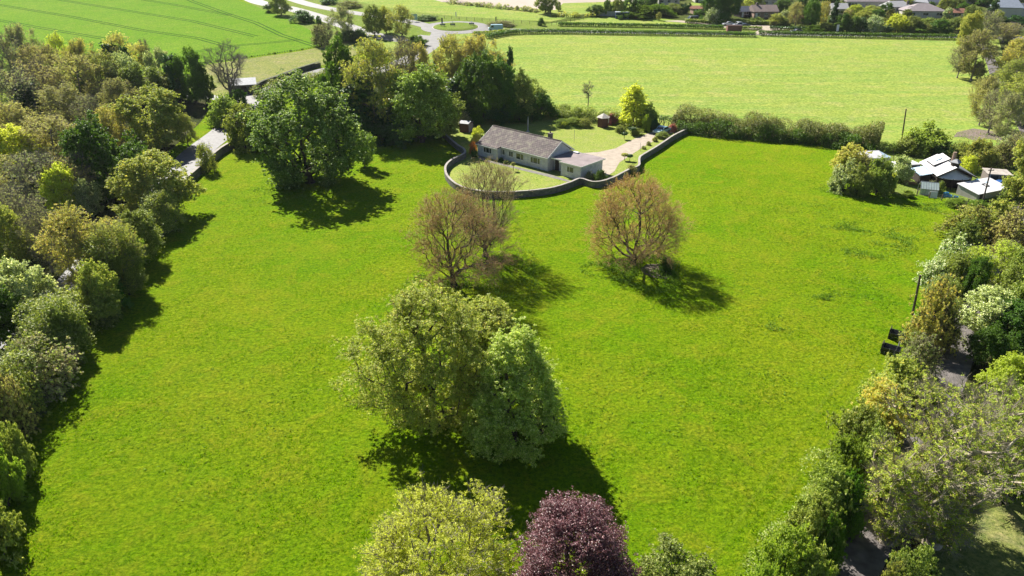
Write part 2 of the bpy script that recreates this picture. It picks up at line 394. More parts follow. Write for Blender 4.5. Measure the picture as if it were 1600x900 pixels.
def gen(seed, R_, H_, zb, prof='round', lumps=60, N_=420, bf=.35, tr=.28, nleaf=60, lsize=.28, spread=.42, shell=.55,
        twigs=0, twiglen=.6, twigr=.012, stems=1, amp=.16, lean=0., leafend=False, lumpr=.17, droop=0., limbbias=0., minr=.014, leafout=0., twigcrown=False):
    rng = np.random.default_rng(seed); wb = wobble(rng, amp); pf = PROF[prof]
    # clump centres
    cen = []
    while len(cen) < lumps:
        t = rng.uniform(0.0, 1.0); r0 = pf(np.array([t]))[0]
        if rng.uniform() > r0 + .15: continue
        th = rng.uniform(0, 6.283); f = rng.uniform(shell, 1.0) ** .7
        r = R_ * r0 * wb(th, t) * f * .92
        cen.append((r*math.cos(th), r*math.sin(th), zb + (H_-zb) * t * .94))
    cen = np.array(cen)
    k = rng.integers(0, lumps, N_)
    tips = cen[k] + rng.normal(size=(N_, 3)) * R_ * lumpr * np.array([1, 1, .75])
    tips[:, 2] = np.clip(tips[:, 2], max(.15, zb * .75), H_ * 1.03)
    # trunk(s)
    st = []
    top = np.array([0, 0, zb + (H_-zb) * (.62 if stems == 1 else .35)])
    m = 9; tz = np.linspace(0, 1, m)[:, None]
    jit = np.cumsum(rng.normal(size=(m, 3)) * [R_*.02, R_*.02, 0], 0); jit[0] = 0
    trunk = top * tz + jit + np.array([lean, 0, 0]) * tz * H_
    P, par, order = skeleton(tips, trunk, bf)
    # bend long links
    rad2 = np.zeros(len(P)); kids = np.zeros(len(P), int)
    for i in order:
        if par[i] >= 0: kids[par[i]] += 1
    rad2[kids == 0] = minr ** 2.2
    for i in order[::-1]:
        if par[i] >= 0: rad2[par[i]] += max(rad2[i], minr ** 2.2)
    rad = rad2 ** (1 / 2.2); sc = tr / max(rad[0], 1e-6); rad = np.where(rad <= minr * 1.5, rad, minr + (rad - minr) * (tr - minr) / max(rad[0] - minr, 1e-6))
    # split links once with a kink so that they are not ruler straight
    idx = np.array([i for i in range(len(P)) if par[i] >= 0])
    A = P[par[idx]]; B = P[idx]; L = np.linalg.norm(B-A, axis=1, keepdims=True)
    M = (A+B)/2 + rng.normal(size=A.shape) * L * .07 + np.array([0, 0, 1]) * L * (-.05 if droop == 0 else droop)
    M[idx < len(trunk)] = ((A+B)/2)[idx < len(trunk)]
    ra = np.minimum(rad[par[idx]], rad[idx]*1.3 + .004); rb = rad[idx]; rm = (ra+rb)/2
    # flare at the foot
    parts = []
    big = rb > .05
    for msk, ns in ((big, 7), (~big, 3)):
        if msk.any():
            parts.append(frusta(A[msk], M[msk], ra[msk], rm[msk], ns)); parts.append(frusta(M[msk], B[msk], rm[msk], rb[msk], ns))
    parts.append(frusta(np.array([[0, 0, -.25]]), np.array([[0, 0, .45]]), np.array([tr*1.9]), np.array([tr*1.05]), 9))
    tipi = np.array([i for i in range(len(trunk), len(P))])
    TP = P[tipi]; cc = np.array([0, 0, zb + (H_-zb) * .35])
    od = TP - cc; od /= np.linalg.norm(od, axis=1, keepdims=True) + 1e-9
    ends = TP
    if twigs:
        a = np.repeat(TP, twigs, 0); o = np.repeat(od, twigs, 0) + rng.normal(size=(len(a), 3)) * .55 + [0, 0, .15]
        o /= np.linalg.norm(o, axis=1, keepdims=True); l_ = rng.uniform(.5, 1.2, (len(a), 1)) * twiglen
        b = a + o * l_; tw = frusta(a, b, np.full(len(a), twigr), np.full(len(a), twigr*.5), 3); ends = b
        if not twigcrown: parts.append(tw)
        if leafend: od2 = o
    wood = cat(parts)
    if nleaf:
        if leafend and twigs:
            m = int(len(ends) * nleaf); q = rng.integers(0, len(ends), m)
            t = rng.uniform(.3, 1.05, (m, 1)); pos = a[q] + (b - a)[q] * t + rng.normal(size=(m, 3)) * spread; ov = od2[q]
        else:
            m = int(len(TP) * nleaf); q = rng.integers(0, len(TP), m)
            ks = max(2, int(nleaf / 11)); sg = rng.normal(size=(len(TP), ks, 3)); j = rng.integers(0, ks, m)
            g_ = sg[q, j]; pos = TP[q] + g_ * spread * np.array([1, 1, .75]) + rng.normal(size=(m, 3)) * spread * .27 * np.array([1, 1, .6]) + od[q] * leafout; ov = od[q] * .6 + g_ * .3
        keep = pos[:, 2] > .05
        lf = leaves(rng, pos[keep], ov[keep], lsize)
        if twigcrown: lf = cat([lf, tw])
    else: lf = None
    return wood, lf
PROTO = {}
def proto(key, **kw):
    w_, lf = gen(**kw)
    wm = rawmesh(key + '_wood', *w_); lm = rawmesh(key + '_leaves', *lf) if lf is not None else None
    PROTO[key] = (wm, lm, kw['R_'], kw['H_'])
def plant(name, key, loc, h, r, leaf, bark, label, catg, group=None, rz=None, crown='crown', stem='trunk'):
    wm, lm, R0, H0 = PROTO[key]
    e = empty(name, loc, random.uniform(0, 6.28) if rz is None else rz, label, catg, group)
    sx = r / R0; e.scale = (sx, sx, h / H0)
    link(stem, wm, bark, e)
    if lm: link(crown, lm, leaf, e)
    return e
random.seed(7)
# prototypes: foliage of many small leaves on real limbs
for i, k in enumerate(('dense_a', 'dense_b', 'dense_c')):
    proto(k, seed=11+i, R_=5, H_=10, zb=(1.2, 1.0, .9)[i], prof=('round', 'tall', 'tall')[i], lumps=70, N_=480, nleaf=130, lsize=.205, spread=.36, shell=.62, amp=.24, lumpr=.11)
for i, k in enumerate(('open_a', 'open_b', 'open_c')):
    proto(k, seed=21+i, R_=5, H_=11, zb=1.4, prof=('round', 'tall', 'tall')[i], lumps=75, N_=800, nleaf=56, lsize=.14, spread=.36, shell=.4, amp=.26, twigs=4, twiglen=.7, twigr=.017, lumpr=.10, minr=.02)
for i, k in enumerate(('airy_a', 'airy_b')):
    proto(k, seed=31+i, R_=5, H_=12, zb=2.2, prof=('tall', 'round')[i], lumps=90, N_=900, nleaf=26, lsize=.13, spread=.3, shell=.3, amp=.22, twigs=5, twiglen=.9, twigr=.018, lumpr=.11, minr=.022)
proto('spire_a', seed=41, R_=2.2, H_=10, zb=.4, prof='spire', lumps=60, N_=300, nleaf=80, lsize=.28, spread=.28, shell=.6, amp=.12, lumpr=.10)
proto('column_a', seed=42, R_=2.2, H_=10, zb=.5, prof='column', lumps=60, N_=320, nleaf=80, lsize=.3, spread=.32, shell=.5, amp=.22, lumpr=.16)
for i, k in enumerate(('shrub_a', 'shrub_b', 'shrub_c')):
    proto(k, seed=51+i, R_=2.5, H_=3.6, zb=.15, prof='dome', lumps=30, N_=240, nleaf=110, lsize=.145, spread=.25, shell=.55, amp=.2, tr=.1, lumpr=.15)
for i, k in enumerate(('bush_a', 'bush_b')):
    proto(k, seed=61+i, R_=2.5, H_=4, zb=.2, prof='dome', lumps=50, N_=420, nleaf=36, lsize=.13, spread=.24, shell=.35, amp=.22, tr=.1, twigs=5, twiglen=.6, twigr=.013, lumpr=.16, minr=.012)

# ---------------------------------------------------------------- the ground
def ground():
    xs = np.concatenate([[-1500, -600], np.arange(-300, 301, 12.0), [600, 1500]])
    ys = np.concatenate([[-300, -100], np.arange(0, 158, 12.0), [Y0], np.arange(170, 500, 20.0), [700]])
    X, Y = np.meshgrid(xs, ys); Z = np.maximum(0, (Y - Y0) * SLOPE)
    V = np.stack([X, Y, Z], -1).reshape(-1, 3); nx = len(xs)
    Q = np.array([[j*nx+i, j*nx+i+1, (j+1)*nx+i+1, (j+1)*nx+i] for j in range(len(ys)-1) for i in range(nx-1)])
    me = rawmesh('ground', V, Q); me.materials.append(PASTURE)
    o = bpy.data.objects.new('ground', me); C.objects.link(o); o['kind'] = 'structure'
ground()
ROUGHDARK = grassmat('shrubby_ground', (0.07, 0.10, 0.015), (0.12, 0.14, 0.03), (0.03, 0.05, 0.01), scale=.8, bump=.4, spots=.9)
def poly(name, pix, mat, lift): return sheet(name, [G(*q) for q in pix], mat, lift)
poly('far_field', [(560,62),(700,52),(860,53),(1200,56),(1500,62),(1560,60),(1600,200),(1590,245),(1500,240),(1440,238),(1372,231),(1250,219),(1100,204),(1060,196),(850,166),(760,150),(640,110)], FARGRASS, .02)
poly('crop_field', [(-700,-20),(-260,-32),(355,-5),(395,8),(450,30),(495,52),(500,70),(470,78),(315,101),(200,118),(0,150),(-350,190)], CROP, .02)
poly('rough_meadow', [(302,104),(470,80),(502,73),(540,60),(560,85),(500,103),(400,136),(330,155),(290,150)], ROUGH, .03)
poly('roadside_verge', [(355,-14),(395,8),(495,52),(500,72),(620,85),(690,80),(860,53),(1500,61),(1540,58),(1530,40),(1200,38),(860,38),(560,-10),(470,-30)], VERGE, .012)
poly('upper_field', [(530,-40),(560,3),(640,18),(720,26),(860,34),(900,26),(905,18),(770,10),(690,3),(560,-34)], FARGRASS, .03)
poly('bare_field', [(560,-34),(690,3),(770,10),(905,18),(1000,8),(1000,-40)], SOIL, .026)
poly('hill_meadow', [(862,21),(880,5),(980,2),(1000,9),(905,24)], FARGRASS, .04)
poly('paddock', [(900,32),(925,27),(980,26),(1040,30),(1110,36),(1150,43),(1000,41),(850,38)], FARGRASS, .03)
poly('village_ground', [(980,24),(1000,-8),(1010,-45),(2200,-45),(2000,60),(1580,58),(1510,50),(1200,46),(1140,40),(1060,31)], ROUGHDARK, .016)
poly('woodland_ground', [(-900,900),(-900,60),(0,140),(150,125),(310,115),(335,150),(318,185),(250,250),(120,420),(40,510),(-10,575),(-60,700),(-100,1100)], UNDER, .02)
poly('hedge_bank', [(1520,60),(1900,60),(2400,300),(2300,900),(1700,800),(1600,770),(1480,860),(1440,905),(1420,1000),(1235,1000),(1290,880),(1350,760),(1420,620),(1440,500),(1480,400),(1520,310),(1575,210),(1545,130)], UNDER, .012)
poly('side_lawn', [(1420,905),(1440,880),(1530,800),(1640,770),(1900,900),(1700,1100),(1400,1100)], ROUGH, .03)
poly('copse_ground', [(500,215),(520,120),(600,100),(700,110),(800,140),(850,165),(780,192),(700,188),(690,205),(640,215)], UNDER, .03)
poly('garden_lawn', [(690,200),(725,185),(800,178),(860,172),(960,180),(1050,190),(1072,204),(998,252),(1000,264),(985,272),(960,284),(925,293),(907,287),(860,303),(800,307),(735,304),(710,294),(698,276),(701,258),(727,241),(716,234)], LAWN, .035)
poly('yard_ground', [(1330,262),(1360,240),(1440,232),(1560,245),(1590,262),(1590,300),(1530,318),(1440,306),(1350,300)], VERGE, .03)
poly('bare_patch', [(1495,207),(1520,201),(1560,206),(1590,212),(1570,222),(1545,217),(1525,221),(1508,215),(1490,214)], PATCHY, .035)
# tramlines in the crop
def tram(pix):
    for dx in (-.9, .9):
        P = [G(*q) for q in pix]; P = offset(P, dx)
        V = []; Q = []
        for a, b in zip(offset(P, .3), offset(P, -.3)): V += [(a.x, a.y, T(a.x, a.y) + .032), (b.x, b.y, T(b.x, b.y) + .032)]
        for i in range(len(P)-1): Q.append((2*i, 2*i+1, 2*i+3, 2*i+2))
        me = rawmesh('tramline', np.array(V), np.array(Q)); me.materials.append(TRAM)
        o = bpy.data.objects.new('tramline', me); C.objects.link(o); o['kind'] = 'structure'
TRAM = plain('wheel_track', (0.035, 0.09, 0.012), .95, spec=.02)
for L in ([(-60,-5),(0,8),(110,26),(220,47),(310,60),(365,75)], [(-60,24),(0,32),(60,43),(160,60),(235,78)], [(60,-8),(100,1),(200,17),(300,33),(400,57)],
          [(200,-4),(270,7),(360,24)], [(285,-6),(300,2),(350,20),(400,36),(440,55),(490,71)], [(300,82),(360,72),(430,66),(470,62)], [(-60,60),(0,72),(100,95)]): tram(L)
# ---------------------------------------------------------------- roads
road('main_road', [(355,-22),(400,2),(452,13),(500,27),(545,42),(590,56),(640,63),(670,56)], 7.0, ASPHALT, .045)
road('north_road', [(420,-14),(480,6),(540,18),(600,27),(640,34),(672,42)], 6.0, ASPHALT, .05)
road('east_road', [(752,46),(800,47),(860,48),(960,50),(1100,52),(1240,53.5),(1380,55.5),(1500,57.5),(1600,60),(1800,66)], 5.0, ASPHALT, .05)
road('south_road', [(688,49),(683,60),(672,72),(655,84),(628,97),(590,110),(540,122)], 6.0, ASPHALT, .055)
_, LANE_P = road('lane', [(590,95),(540,105),(480,116),(430,132),(395,150),(372,180),(352,204),(312,235),(275,272),(232,318),(180,375),(135,430),(92,475),(60,508),(10,578),(-60,690),(-150,850)], 6.0, LANE, .05)
road('lane_branch', [(372,180),(355,158),(330,152),(290,150),(240,152)], 3.5, LANE, .06)
_, TRACK_P = road('farm_track', [(1290,1000),(1340,880),(1395,780),(1440,690),(1482,590),(1505,530),(1530,470),(1565,400),(1600,320),(1618,250),(1600,196),(1572,150),(1556,118),(1548,95),(1530,66),(1520,57)], 2.9, plain('stony_track', (0.15, 0.135, 0.13), .9, var=.4, scale=1.2, bump=.05), .05)
def disc(name, cx, cy, rx, ry, mat, z0, h, n=48, ring=None):
    g = G(cx, cy); X = (rx / F) * depth(g.y, g.z)
    V = [(g.x, g.y, g.z + z0 + h)]
    ry_ = ry
    for k, (f, dz) in enumerate(((.85, h * .7), (1, 0), (1, -.4))):
        for i in range(n):
            a = 2*math.pi*i/n; x = g.x + X*f*math.cos(a); y = g.y + ry_*f*math.sin(a)
            V.append((x, y, T(x, y) + z0 + dz))
    Q = []
    me = bpy.data.meshes.new(name)
    Fs = [(0, 1+i, 1+(i+1) % n) for i in range(n)] + [(1+k*n+i, 1+(k+1)*n+i, 1+(k+1)*n+(i+1) % n, 1+k*n+(i+1) % n) for k in (0, 1) for i in range(n)]
    me.from_pydata(V, [], Fs); me.materials.append(mat)
    o = bpy.data.objects.new(name, me); C.objects.link(o); o['kind'] = 'structure'; return g, X
g0 = G(712, 36.8); g1 = G(712, 50); RY = (g0.y - g1.y) / 2
disc('roundabout', 712, 43.0, 54, RY * 1.50, ASPHALT, .06, .02)
disc('roundabout_kerb', 712, 42.5, 36.5, RY * 1.02, CONCRETE, .10, .06)
RB, RBX = disc('roundabout_island', 712, 42.5, 35, RY * .97, VERGE, .20, .5)
# driveway, corner path with painted shade strip
poly('driveway', [(1020,206),(1046,201),(1052,207),(1030,216),(1005,230),(985,243),(968,254),(960,268),(945,278),(938,272),(940,258),(905,246),(898,240),(935,238),(962,232),(985,220),(1004,212)], GRAVEL, .05)
poly('path_and_shade_strip', [(746,246),(752,243),(760,250),(860,273),(898,285),(897,287),(858,277),(757,252)], plain('paving_and_wall_shade', (0.2, 0.19, 0.17), .9), .045)  # strip along the bungalow paints its shade; only the left corner is path
poly('bare_patch', [(1000,420),(1012,413),(1030,412),(1048,417),(1052,428),(1040,436),(1022,434),(1006,428)], PATCHY, .02)

for off_ in (0, 1.7):
    P = offset([G(*q) for q in ((1392,560),(1370,600),(1330,660),(1285,730),(1240,800),(1196,880),(1150,960))], -1.2 - off_)
    V = []; Q = []
    for a, b in zip(offset(P, .17), offset(P, -.17)): V += [(a.x, a.y, .008), (b.x, b.y, .008)]
    for i in range(len(P)-1): Q.append((2*i, 2*i+1, 2*i+3, 2*i+2))
    me = rawmesh('worn_wheel_track', np.array(V), np.array(Q)); me.materials.append(MATS['worn_track'] if 'worn_track' in MATS else grassmat('worn_track', (0.155, 0.285, 0.006), (0.225, 0.30, 0.012), (0.05, 0.1, 0.005), spots=.8, bump=.4))
    o = bpy.data.objects.new('worn_wheel_track', me); C.objects.link(o); o['kind'] = 'structure'
# ---------------------------------------------------------------- building materials
def tiles(name, c1, c2, sx, sy):
    m, n, l, b, o = newmat(name)
    tc = n.new('ShaderNodeTexCoord'); br = n.new('ShaderNodeTexBrick')
    br.inputs['Scale'].default_value = 1; br.inputs['Brick Width'].default_value = sx; br.inputs['Row Height'].default_value = sy
    br.inputs['Mortar Size'].default_value = .05; br.inputs['Mortar Smooth'].default_value = .3; br.inputs['Bias'].default_value = 0
    br.inputs['Color1'].default_value = (*c1, 1); br.inputs['Color2'].default_value = (*c2, 1); br.inputs['Mortar'].default_value = (c1[0]*.35, c1[1]*.35, c1[2]*.35, 1)
    l.new(tc.outputs['Object'], br.inputs['Vector'])
    nz = noise(n, l, .7, tc.outputs['Object'], 5, .7)
    l.new(mixc(n, l, ramp(n, l, nz, .5, .8), br.outputs['Color'], (0.30, 0.29, 0.2)), b.inputs['Base Color'])
    b.inputs['Roughness'].default_value = .8
    bp = n.new('ShaderNodeBump'); bp.inputs['Distance'].default_value = .03; l.new(br.outputs['Fac'], bp.inputs['Height']); bp.invert = True
    l.new(bp.outputs[0], b.inputs['Normal']); return m
ROOFT = tiles('brown_concrete_tiles', (0.085, 0.062, 0.064), (0.165, 0.125, 0.122), .5, .36)
STONEW = None
def stone(name, c1, c2, mortar, sc=3.0):
    m, n, l, b, o = newmat(name)
    tc = n.new('ShaderNodeTexCoord'); v = n.new('ShaderNodeTexVoronoi'); v.inputs['Scale'].default_value = sc
    mp = n.new('ShaderNodeMapping'); mp.inputs['Scale'].default_value = (1, 1, 1.6); l.new(tc.outputs['Object'], mp.inputs[0]); l.new(mp.outputs[0], v.inputs['Vector'])
    e = n.new('ShaderNodeTexVoronoi'); e.feature = 'DISTANCE_TO_EDGE'; e.inputs['Scale'].default_value = sc; l.new(mp.outputs[0], e.inputs['Vector'])
    sp = n.new('ShaderNodeSeparateColor'); l.new(v.outputs['Color'], sp.inputs[0])
    col = mixc(n, l, sp.outputs[0], c1, c2); col = mixc(n, l, ramp(n, l, e.outputs['Distance'], .06, .0), col, mortar)
    nz = noise(n, l, 1.1, tc.outputs['Object'], 5, .7); col = mixc(n, l, ramp(n, l, nz, .5, .75), col, tuple(x*.72 for x in c1))
    l.new(col, b.inputs['Base Color']); b.inputs['Roughness'].default_value = .9
    bp = n.new('ShaderNodeBump'); bp.inputs['Distance'].default_value = .04; l.new(ramp(n, l, e.outputs['Distance'], 0, .12), bp.inputs['Height']); l.new(bp.outputs[0], b.inputs['Normal'])
    return m
WALLST = stone('bungalow_stone', (0.60, 0.62, 0.64), (0.74, 0.75, 0.76), (0.66, 0.67, 0.68), 2.2)
GARDENST = stone('shade_darkened_stone', (0.13, 0.125, 0.12), (0.24, 0.225, 0.21), (0.2, 0.19, 0.17), 2.2)  # stone darkened so its colour carries the shade of the wall's sides
COPING = plain('weathered_coping', (0.36, 0.33, 0.30), .9, var=.3, scale=2, bump=.03)
FELT = plain('roofing_felt', (0.26, 0.215, 0.215), .75, var=.22, scale=.7, bump=.01)
GLASS, _n, _l, _b, _o = newmat('window_glass'); _b.inputs['Base Color'].default_value = (0.03, 0.045, 0.04, 1); _b.inputs['Roughness'].default_value = .06; _b.inputs['Specular IOR Level'].default_value = .8
BRICK = plain('brown_brick', (0.19, 0.16, 0.145), .85, var=.25, scale=6)
BROWNWOOD = plain('dark_brown_boards', (0.085, 0.045, 0.038), .8, var=.25, scale=5)
REDWOOD = plain('red_brown_boards', (0.13, 0.055, 0.048), .8, var=.25, scale=5)
PINKWOOD = plain('faded_pink_boards', (0.42, 0.30, 0.28), .8, var=.12, scale=5)
DARKMETAL = plain('dark_metal', (0.04, 0.042, 0.05), .5, .3, var=.3, scale=3)
GREYMETAL = plain('grey_metal', (0.28, 0.29, 0.31), .5, .3, var=.15, scale=3)
WHITESHEET = plain('white_roof_sheet', (0.70, 0.70, 0.72), .55, var=.12, scale=.8)
PALEBLUE = plain('pale_blue_sheet', (0.42, 0.55, 0.68), .5, var=.2, scale=1.5)
BLUE = plain('blue_tarpaulin', (0.03, 0.12, 0.38), .5, var=.25, scale=2, bump=.06)
BLUELT = plain('light_blue_tarpaulin', (0.10, 0.35, 0.62), .5, var=.25, scale=2)
DARKWOOD = plain('dark_timber', (0.045, 0.035, 0.03), .85, var=.3, scale=5)
POLEW = plain('weathered_pole', (0.10, 0.075, 0.06), .9, var=.3, scale=5)
BLACK = plain('black_rubber', (0.02, 0.02, 0.02), .7, var=.2)
LEAD = plain('lead_sheet', (0.34, 0.34, 0.36), .6, var=.2)

def window(parent, l0, l1, y, z0, z1, div=(.5,), fr=WHITE, t=.07):
    """a window in a wall that faces -y"""
    m = MB(); m.box(l0, l1, y-.05, y+.03, z1-t, z1); m.box(l0, l1, y-.05, y+.03, z0, z0+t)
    m.box(l0, l0+t, y-.05, y+.03, z0+t, z1-t); m.box(l1-t, l1, y-.05, y+.03, z0+t, z1-t)
    for d in div:
        x = l0 + (l1-l0)*d; m.box(x-t*.5, x+t*.5, y-.045, y+.03, z0+t, z1-t)
    f = m.build('window', fr, parent)
    MB().box(l0+t, l1-t, y-.012, y+.02, z0+t, z1-t).build('pane', GLASS, f)
    MB().box(l0-.05, l1+.05, y-.12, y-.052, z0-.06, z0-.002).build('sill', fr, f)
    return f
# ---------------------------------------------------------------- the bungalow
BA = R(-42.64); b0 = Vector((6.688, 123.572, 0))
def BW(l, d, z=0):
    return Vector((b0.x + math.cos(BA)*l - math.sin(BA)*d, b0.y + math.sin(BA)*l + math.cos(BA)*d, z))
def bungalow():
    e = empty('bungalow', b0, BA, 'long grey stone bungalow with a brown tiled gable roof and a flat roofed garage end', 'bungalow')
    EZ, RZ, RD = 2.45, 4.75, 2.75; L0, L1, D0, D1, WG = -16.3, 0.3, -.75, 6.1, -11.0
    m = MB()
    # main walls as one outline with gables
    m.prism([(L0, D0, -.2), (WG, D0, -.2), (L1, D0, -.2), (L1, D1, -.2), (L0, D1, -.2)], (0, 0, EZ + .2))
    for x, d in ((L0, .25), (L1 - .25, .25)):
        m.prism([(x, D0, EZ+.001), (x, D1, EZ+.001), (x, RD, RZ-.1)], (d, 0, 0))
    m.build('wall', WALLST, e)
    MB().box(L0-.012, WG, -1.85, D0-.004, -.2, 2.22).build('wing_wall', WALLST, e)
    # roof: two slopes plus the lower slope over the wing
    th = .14; k = (RZ-EZ)/(RD-(D0-.35)); x0, x1 = L0-.25, L1+.22
    r = MB()
    def slope(xa, xb, ya, za, yb, zb): r.prism([(xa, ya, za), (xb, ya, za), (xb, yb, zb), (xa, yb, zb)], (0, 0, th))
    slope(x0, x1, D0-.35, EZ+.02, RD, RZ); slope(x0, x1, D1+.35, EZ+.05, RD, RZ)
    slope(x0, WG+.2, -2.2, 2.28, D0-.36, EZ+.02)
    rf = r.build('roof', ROOFT, e)
    MB().tube((x0+.05, RD, RZ+th), (x1-.05, RD, RZ+th), .11, n=8).build('ridge_tiles', ROOFT, rf)
    ch = MB().box(-3.0, -2.3, RD+.2, RD+.85, RZ-.5, RZ+.85); ch.box(-3.06, -2.24, RD+.14, RD+.91, RZ+.852, RZ+.95)
    c_ = ch.build('chimney', BRICK, rf)
    MB().tube((-2.65, RD+.52, RZ+.95), (-2.65, RD+.52, RZ+1.25), .12, .1, 10).build('chimney_pot', BROWNWOOD, c_)
    # bargeboards and gutters, white
    for x in (x0-.03, x1+.002):
        f = MB().prism([(x, D0-.37, EZ-.10), (x, RD, RZ-.12), (x, D1+.37, EZ-.08), (x, D1+.37, EZ+th+.08), (x, RD, RZ+th+.03), (x, D0-.37, EZ+th+.05)], (.03, 0, 0))
        f.build('bargeboard', WHITE, e)
    g_ = MB(); g_.box(WG+.2, x1, D0-.46, D0-.36, EZ-.03, EZ+.09); g_.box(x0, WG+.2, -2.30, -2.205, 2.2, 2.31)
    g_.box(x0, x1, D1+.36, D1+.46, EZ-.0, EZ+.12)
    g_.build('gutter', WHITE, e)
    dp = MB(); dp.tube((L1-.12, D0-.07, 0), (L1-.12, D0-.07, EZ), .05, n=8); dp.build('downpipe', WHITE, e)
    dp = MB(); dp.tube((WG-.1, -1.92, 0), (WG-.1, -1.92, 2.2), .05, n=8); dp.build('downpipe', WHITE, e)
    for a, b, dv in ((-11.3, -10.2, (.5,)), (-9.2, -8.1, (.5,)), (-7.4, -5.5, (.6,)), (-3.85, -1.55, (.28, .74))):
        window(e, a, b, D0, .95 if b-a < 1.5 else .85, 2.0, dv)
    window(e, -14.7, -12.6, -1.85, .95, 2.0, (.3, .72))
    window(e, -15.9, -14.2, D1 + 5, 0, 0.01) if False else None
    # link with porch
    MB().box(L1+.003, 3.4, .9, 5.4, -.2, 2.38).build('link_wall', WALLST, e)
    MB().box(2.1, 3.35, .84, .895, 0, 2.3).build('panelling', REDWOOD, e)
    d = MB().box(.65, 1.55, .80, .895, 0, 2.1).build('door', DARKWOOD, e)
    MB().box(.72, .80, .76, .80, 1.0, 1.1).build('handle', GREYMETAL, d)
    MB().box(1.6, 1.72, .80, .895, 0, 2.3).build('door_frame', WHITE, e)
    # garage
    MB().box(3.403, 7.75, -.95, 5.35, -.2, 2.38).build('garage_wall', WALLST, e)
    window(e, 4.75, 6.25, -.95, .95, 2.0, (.36,))
    rr = MB(); rr.prism([(L1+.30, -.3, 2.4), (3.2, -.3, 2.4), (3.2, -1.25, 2.4), (8.05, -1.25, 2.4), (8.05, 5.7, 2.4), (L1+.30, 5.7, 2.4)], (0, 0, .12))
    fl = rr.build('flat_roof', FELT, e)
    t = MB(); t.box(3.2, 8.08, -1.29, -1.252, 2.36, 2.56); t.box(8.052, 8.09, -1.25, 5.7, 2.36, 2.56); t.box(L1+.32, 3.19, -.34, -.302, 2.36, 2.56); t.box(L1+.32, 8.08, 5.702, 5.74, 2.36, 2.56)
    t.build('fascia', WHITE, e)
    MB().box(4.2, 7.2, 5.352, 5.40, 0, 2.15).build('garage_door', WHITE, e)
    MB().box(1.2, 1.6, 5.5, 5.5+.05, 2.6, 2.65) if False else None
    MB().box(1.55, 2.6, 4.7, 5.3, 2.521, 2.75).build('roof_light', WHITE, e)
bungalow()
# ---------------------------------------------------------------- walls that follow a line
def wall(name, pix, h, t, label, catg='wall', mat=None, cop=None, n=5, jag=.06, seed=1, smooth=True):
    rnd = random.Random(seed); mat = mat or GARDENST
    P = [Vector((g.x, g.y, 0)) for g in (G(*q) for q in pix)]
    if smooth: P = smoothline(P, n)
    Q2 = [P[0]]
    for p in P[1:]:
        if (p - Q2[-1]).length > .5: Q2.append(p)
    P = Q2; e = empty(name, (P[0].x, P[0].y, T(0, P[0].y)), 0, label, catg)
    o0 = Vector((P[0].x, P[0].y, T(0, P[0].y)))
    def strip(w_, z0, z1, mt, nm, jg):
        A = offset(P, w_/2); B = offset(P, -w_/2); V = []; Fc = []
        for i, (a, b) in enumerate(zip(A, B)):
            zz = T(0, a.y); j = rnd.uniform(-jg, jg)
            V += [(a.x, a.y, zz+z0), (a.x, a.y, zz+z1+j), (b.x, b.y, zz+z1+j), (b.x, b.y, zz+z0)]
        V = [(v[0]-o0.x, v[1]-o0.y, v[2]-o0.z) for v in V]
        for i in range(len(P)-1):
            for k in range(4): Fc.append((i*4+k, i*4+(k+1) % 4, i*4+4+(k+1) % 4, i*4+4+k))
        Fc += [(0,1,2,3), tuple(len(V)-4+k for k in (3,2,1,0))]
        m = MB(); m.v = V; m.f = Fc; return m.build(nm, mt, e)
    strip(t, -.2, h, mat, 'stonework', jag); strip(t + .04, h + jag + .002, h + jag + .10, cop or COPING, 'coping', .02)
    return e, P
wall('stone_wall', [(686,206),(700,221),(715,234),(724,240),(727,246),(720,251),(709,256),(700,263),(696,271),(698,281),(706,291),(718,299),(735,305),(765,309),(800,309),(830,307),(860,303),(885,296),(905,288),(912,289),(925,293),(940,292),(960,285),(975,277),(985,272)], .95, .34,
     'low curved stone wall sweeping round the front lawn of the bungalow')
wall('stone_wall', [(985,271),(992,270),(998,266),(998,259),(999,254),(1004,250),(1030,234),(1052,219),(1074,208)], .95, .34,
     'straight low stone wall beside the drive, running up to the far hedge', n=4, seed=2)
wall('stone_wall', [(276,306),(300,284),(322,264),(345,243),(372,226),(400,200),(430,170)], 1.3, .5, 'tall stone wall between the lane and the pasture left of the big spreading tree', n=5, seed=3)
wall('stone_wall', [(390,146),(410,135),(440,124),(470,113),(500,104)], 1.1, .8, 'dark mossy wall along the far side of the lane below the rough meadow', mat=plain('mossy_stone', (0.08, 0.085, 0.06), .95, var=.4, scale=2), cop=plain('mossy_top', (0.11, 0.12, 0.07), .95, var=.4), n=5, seed=4, jag=.2)

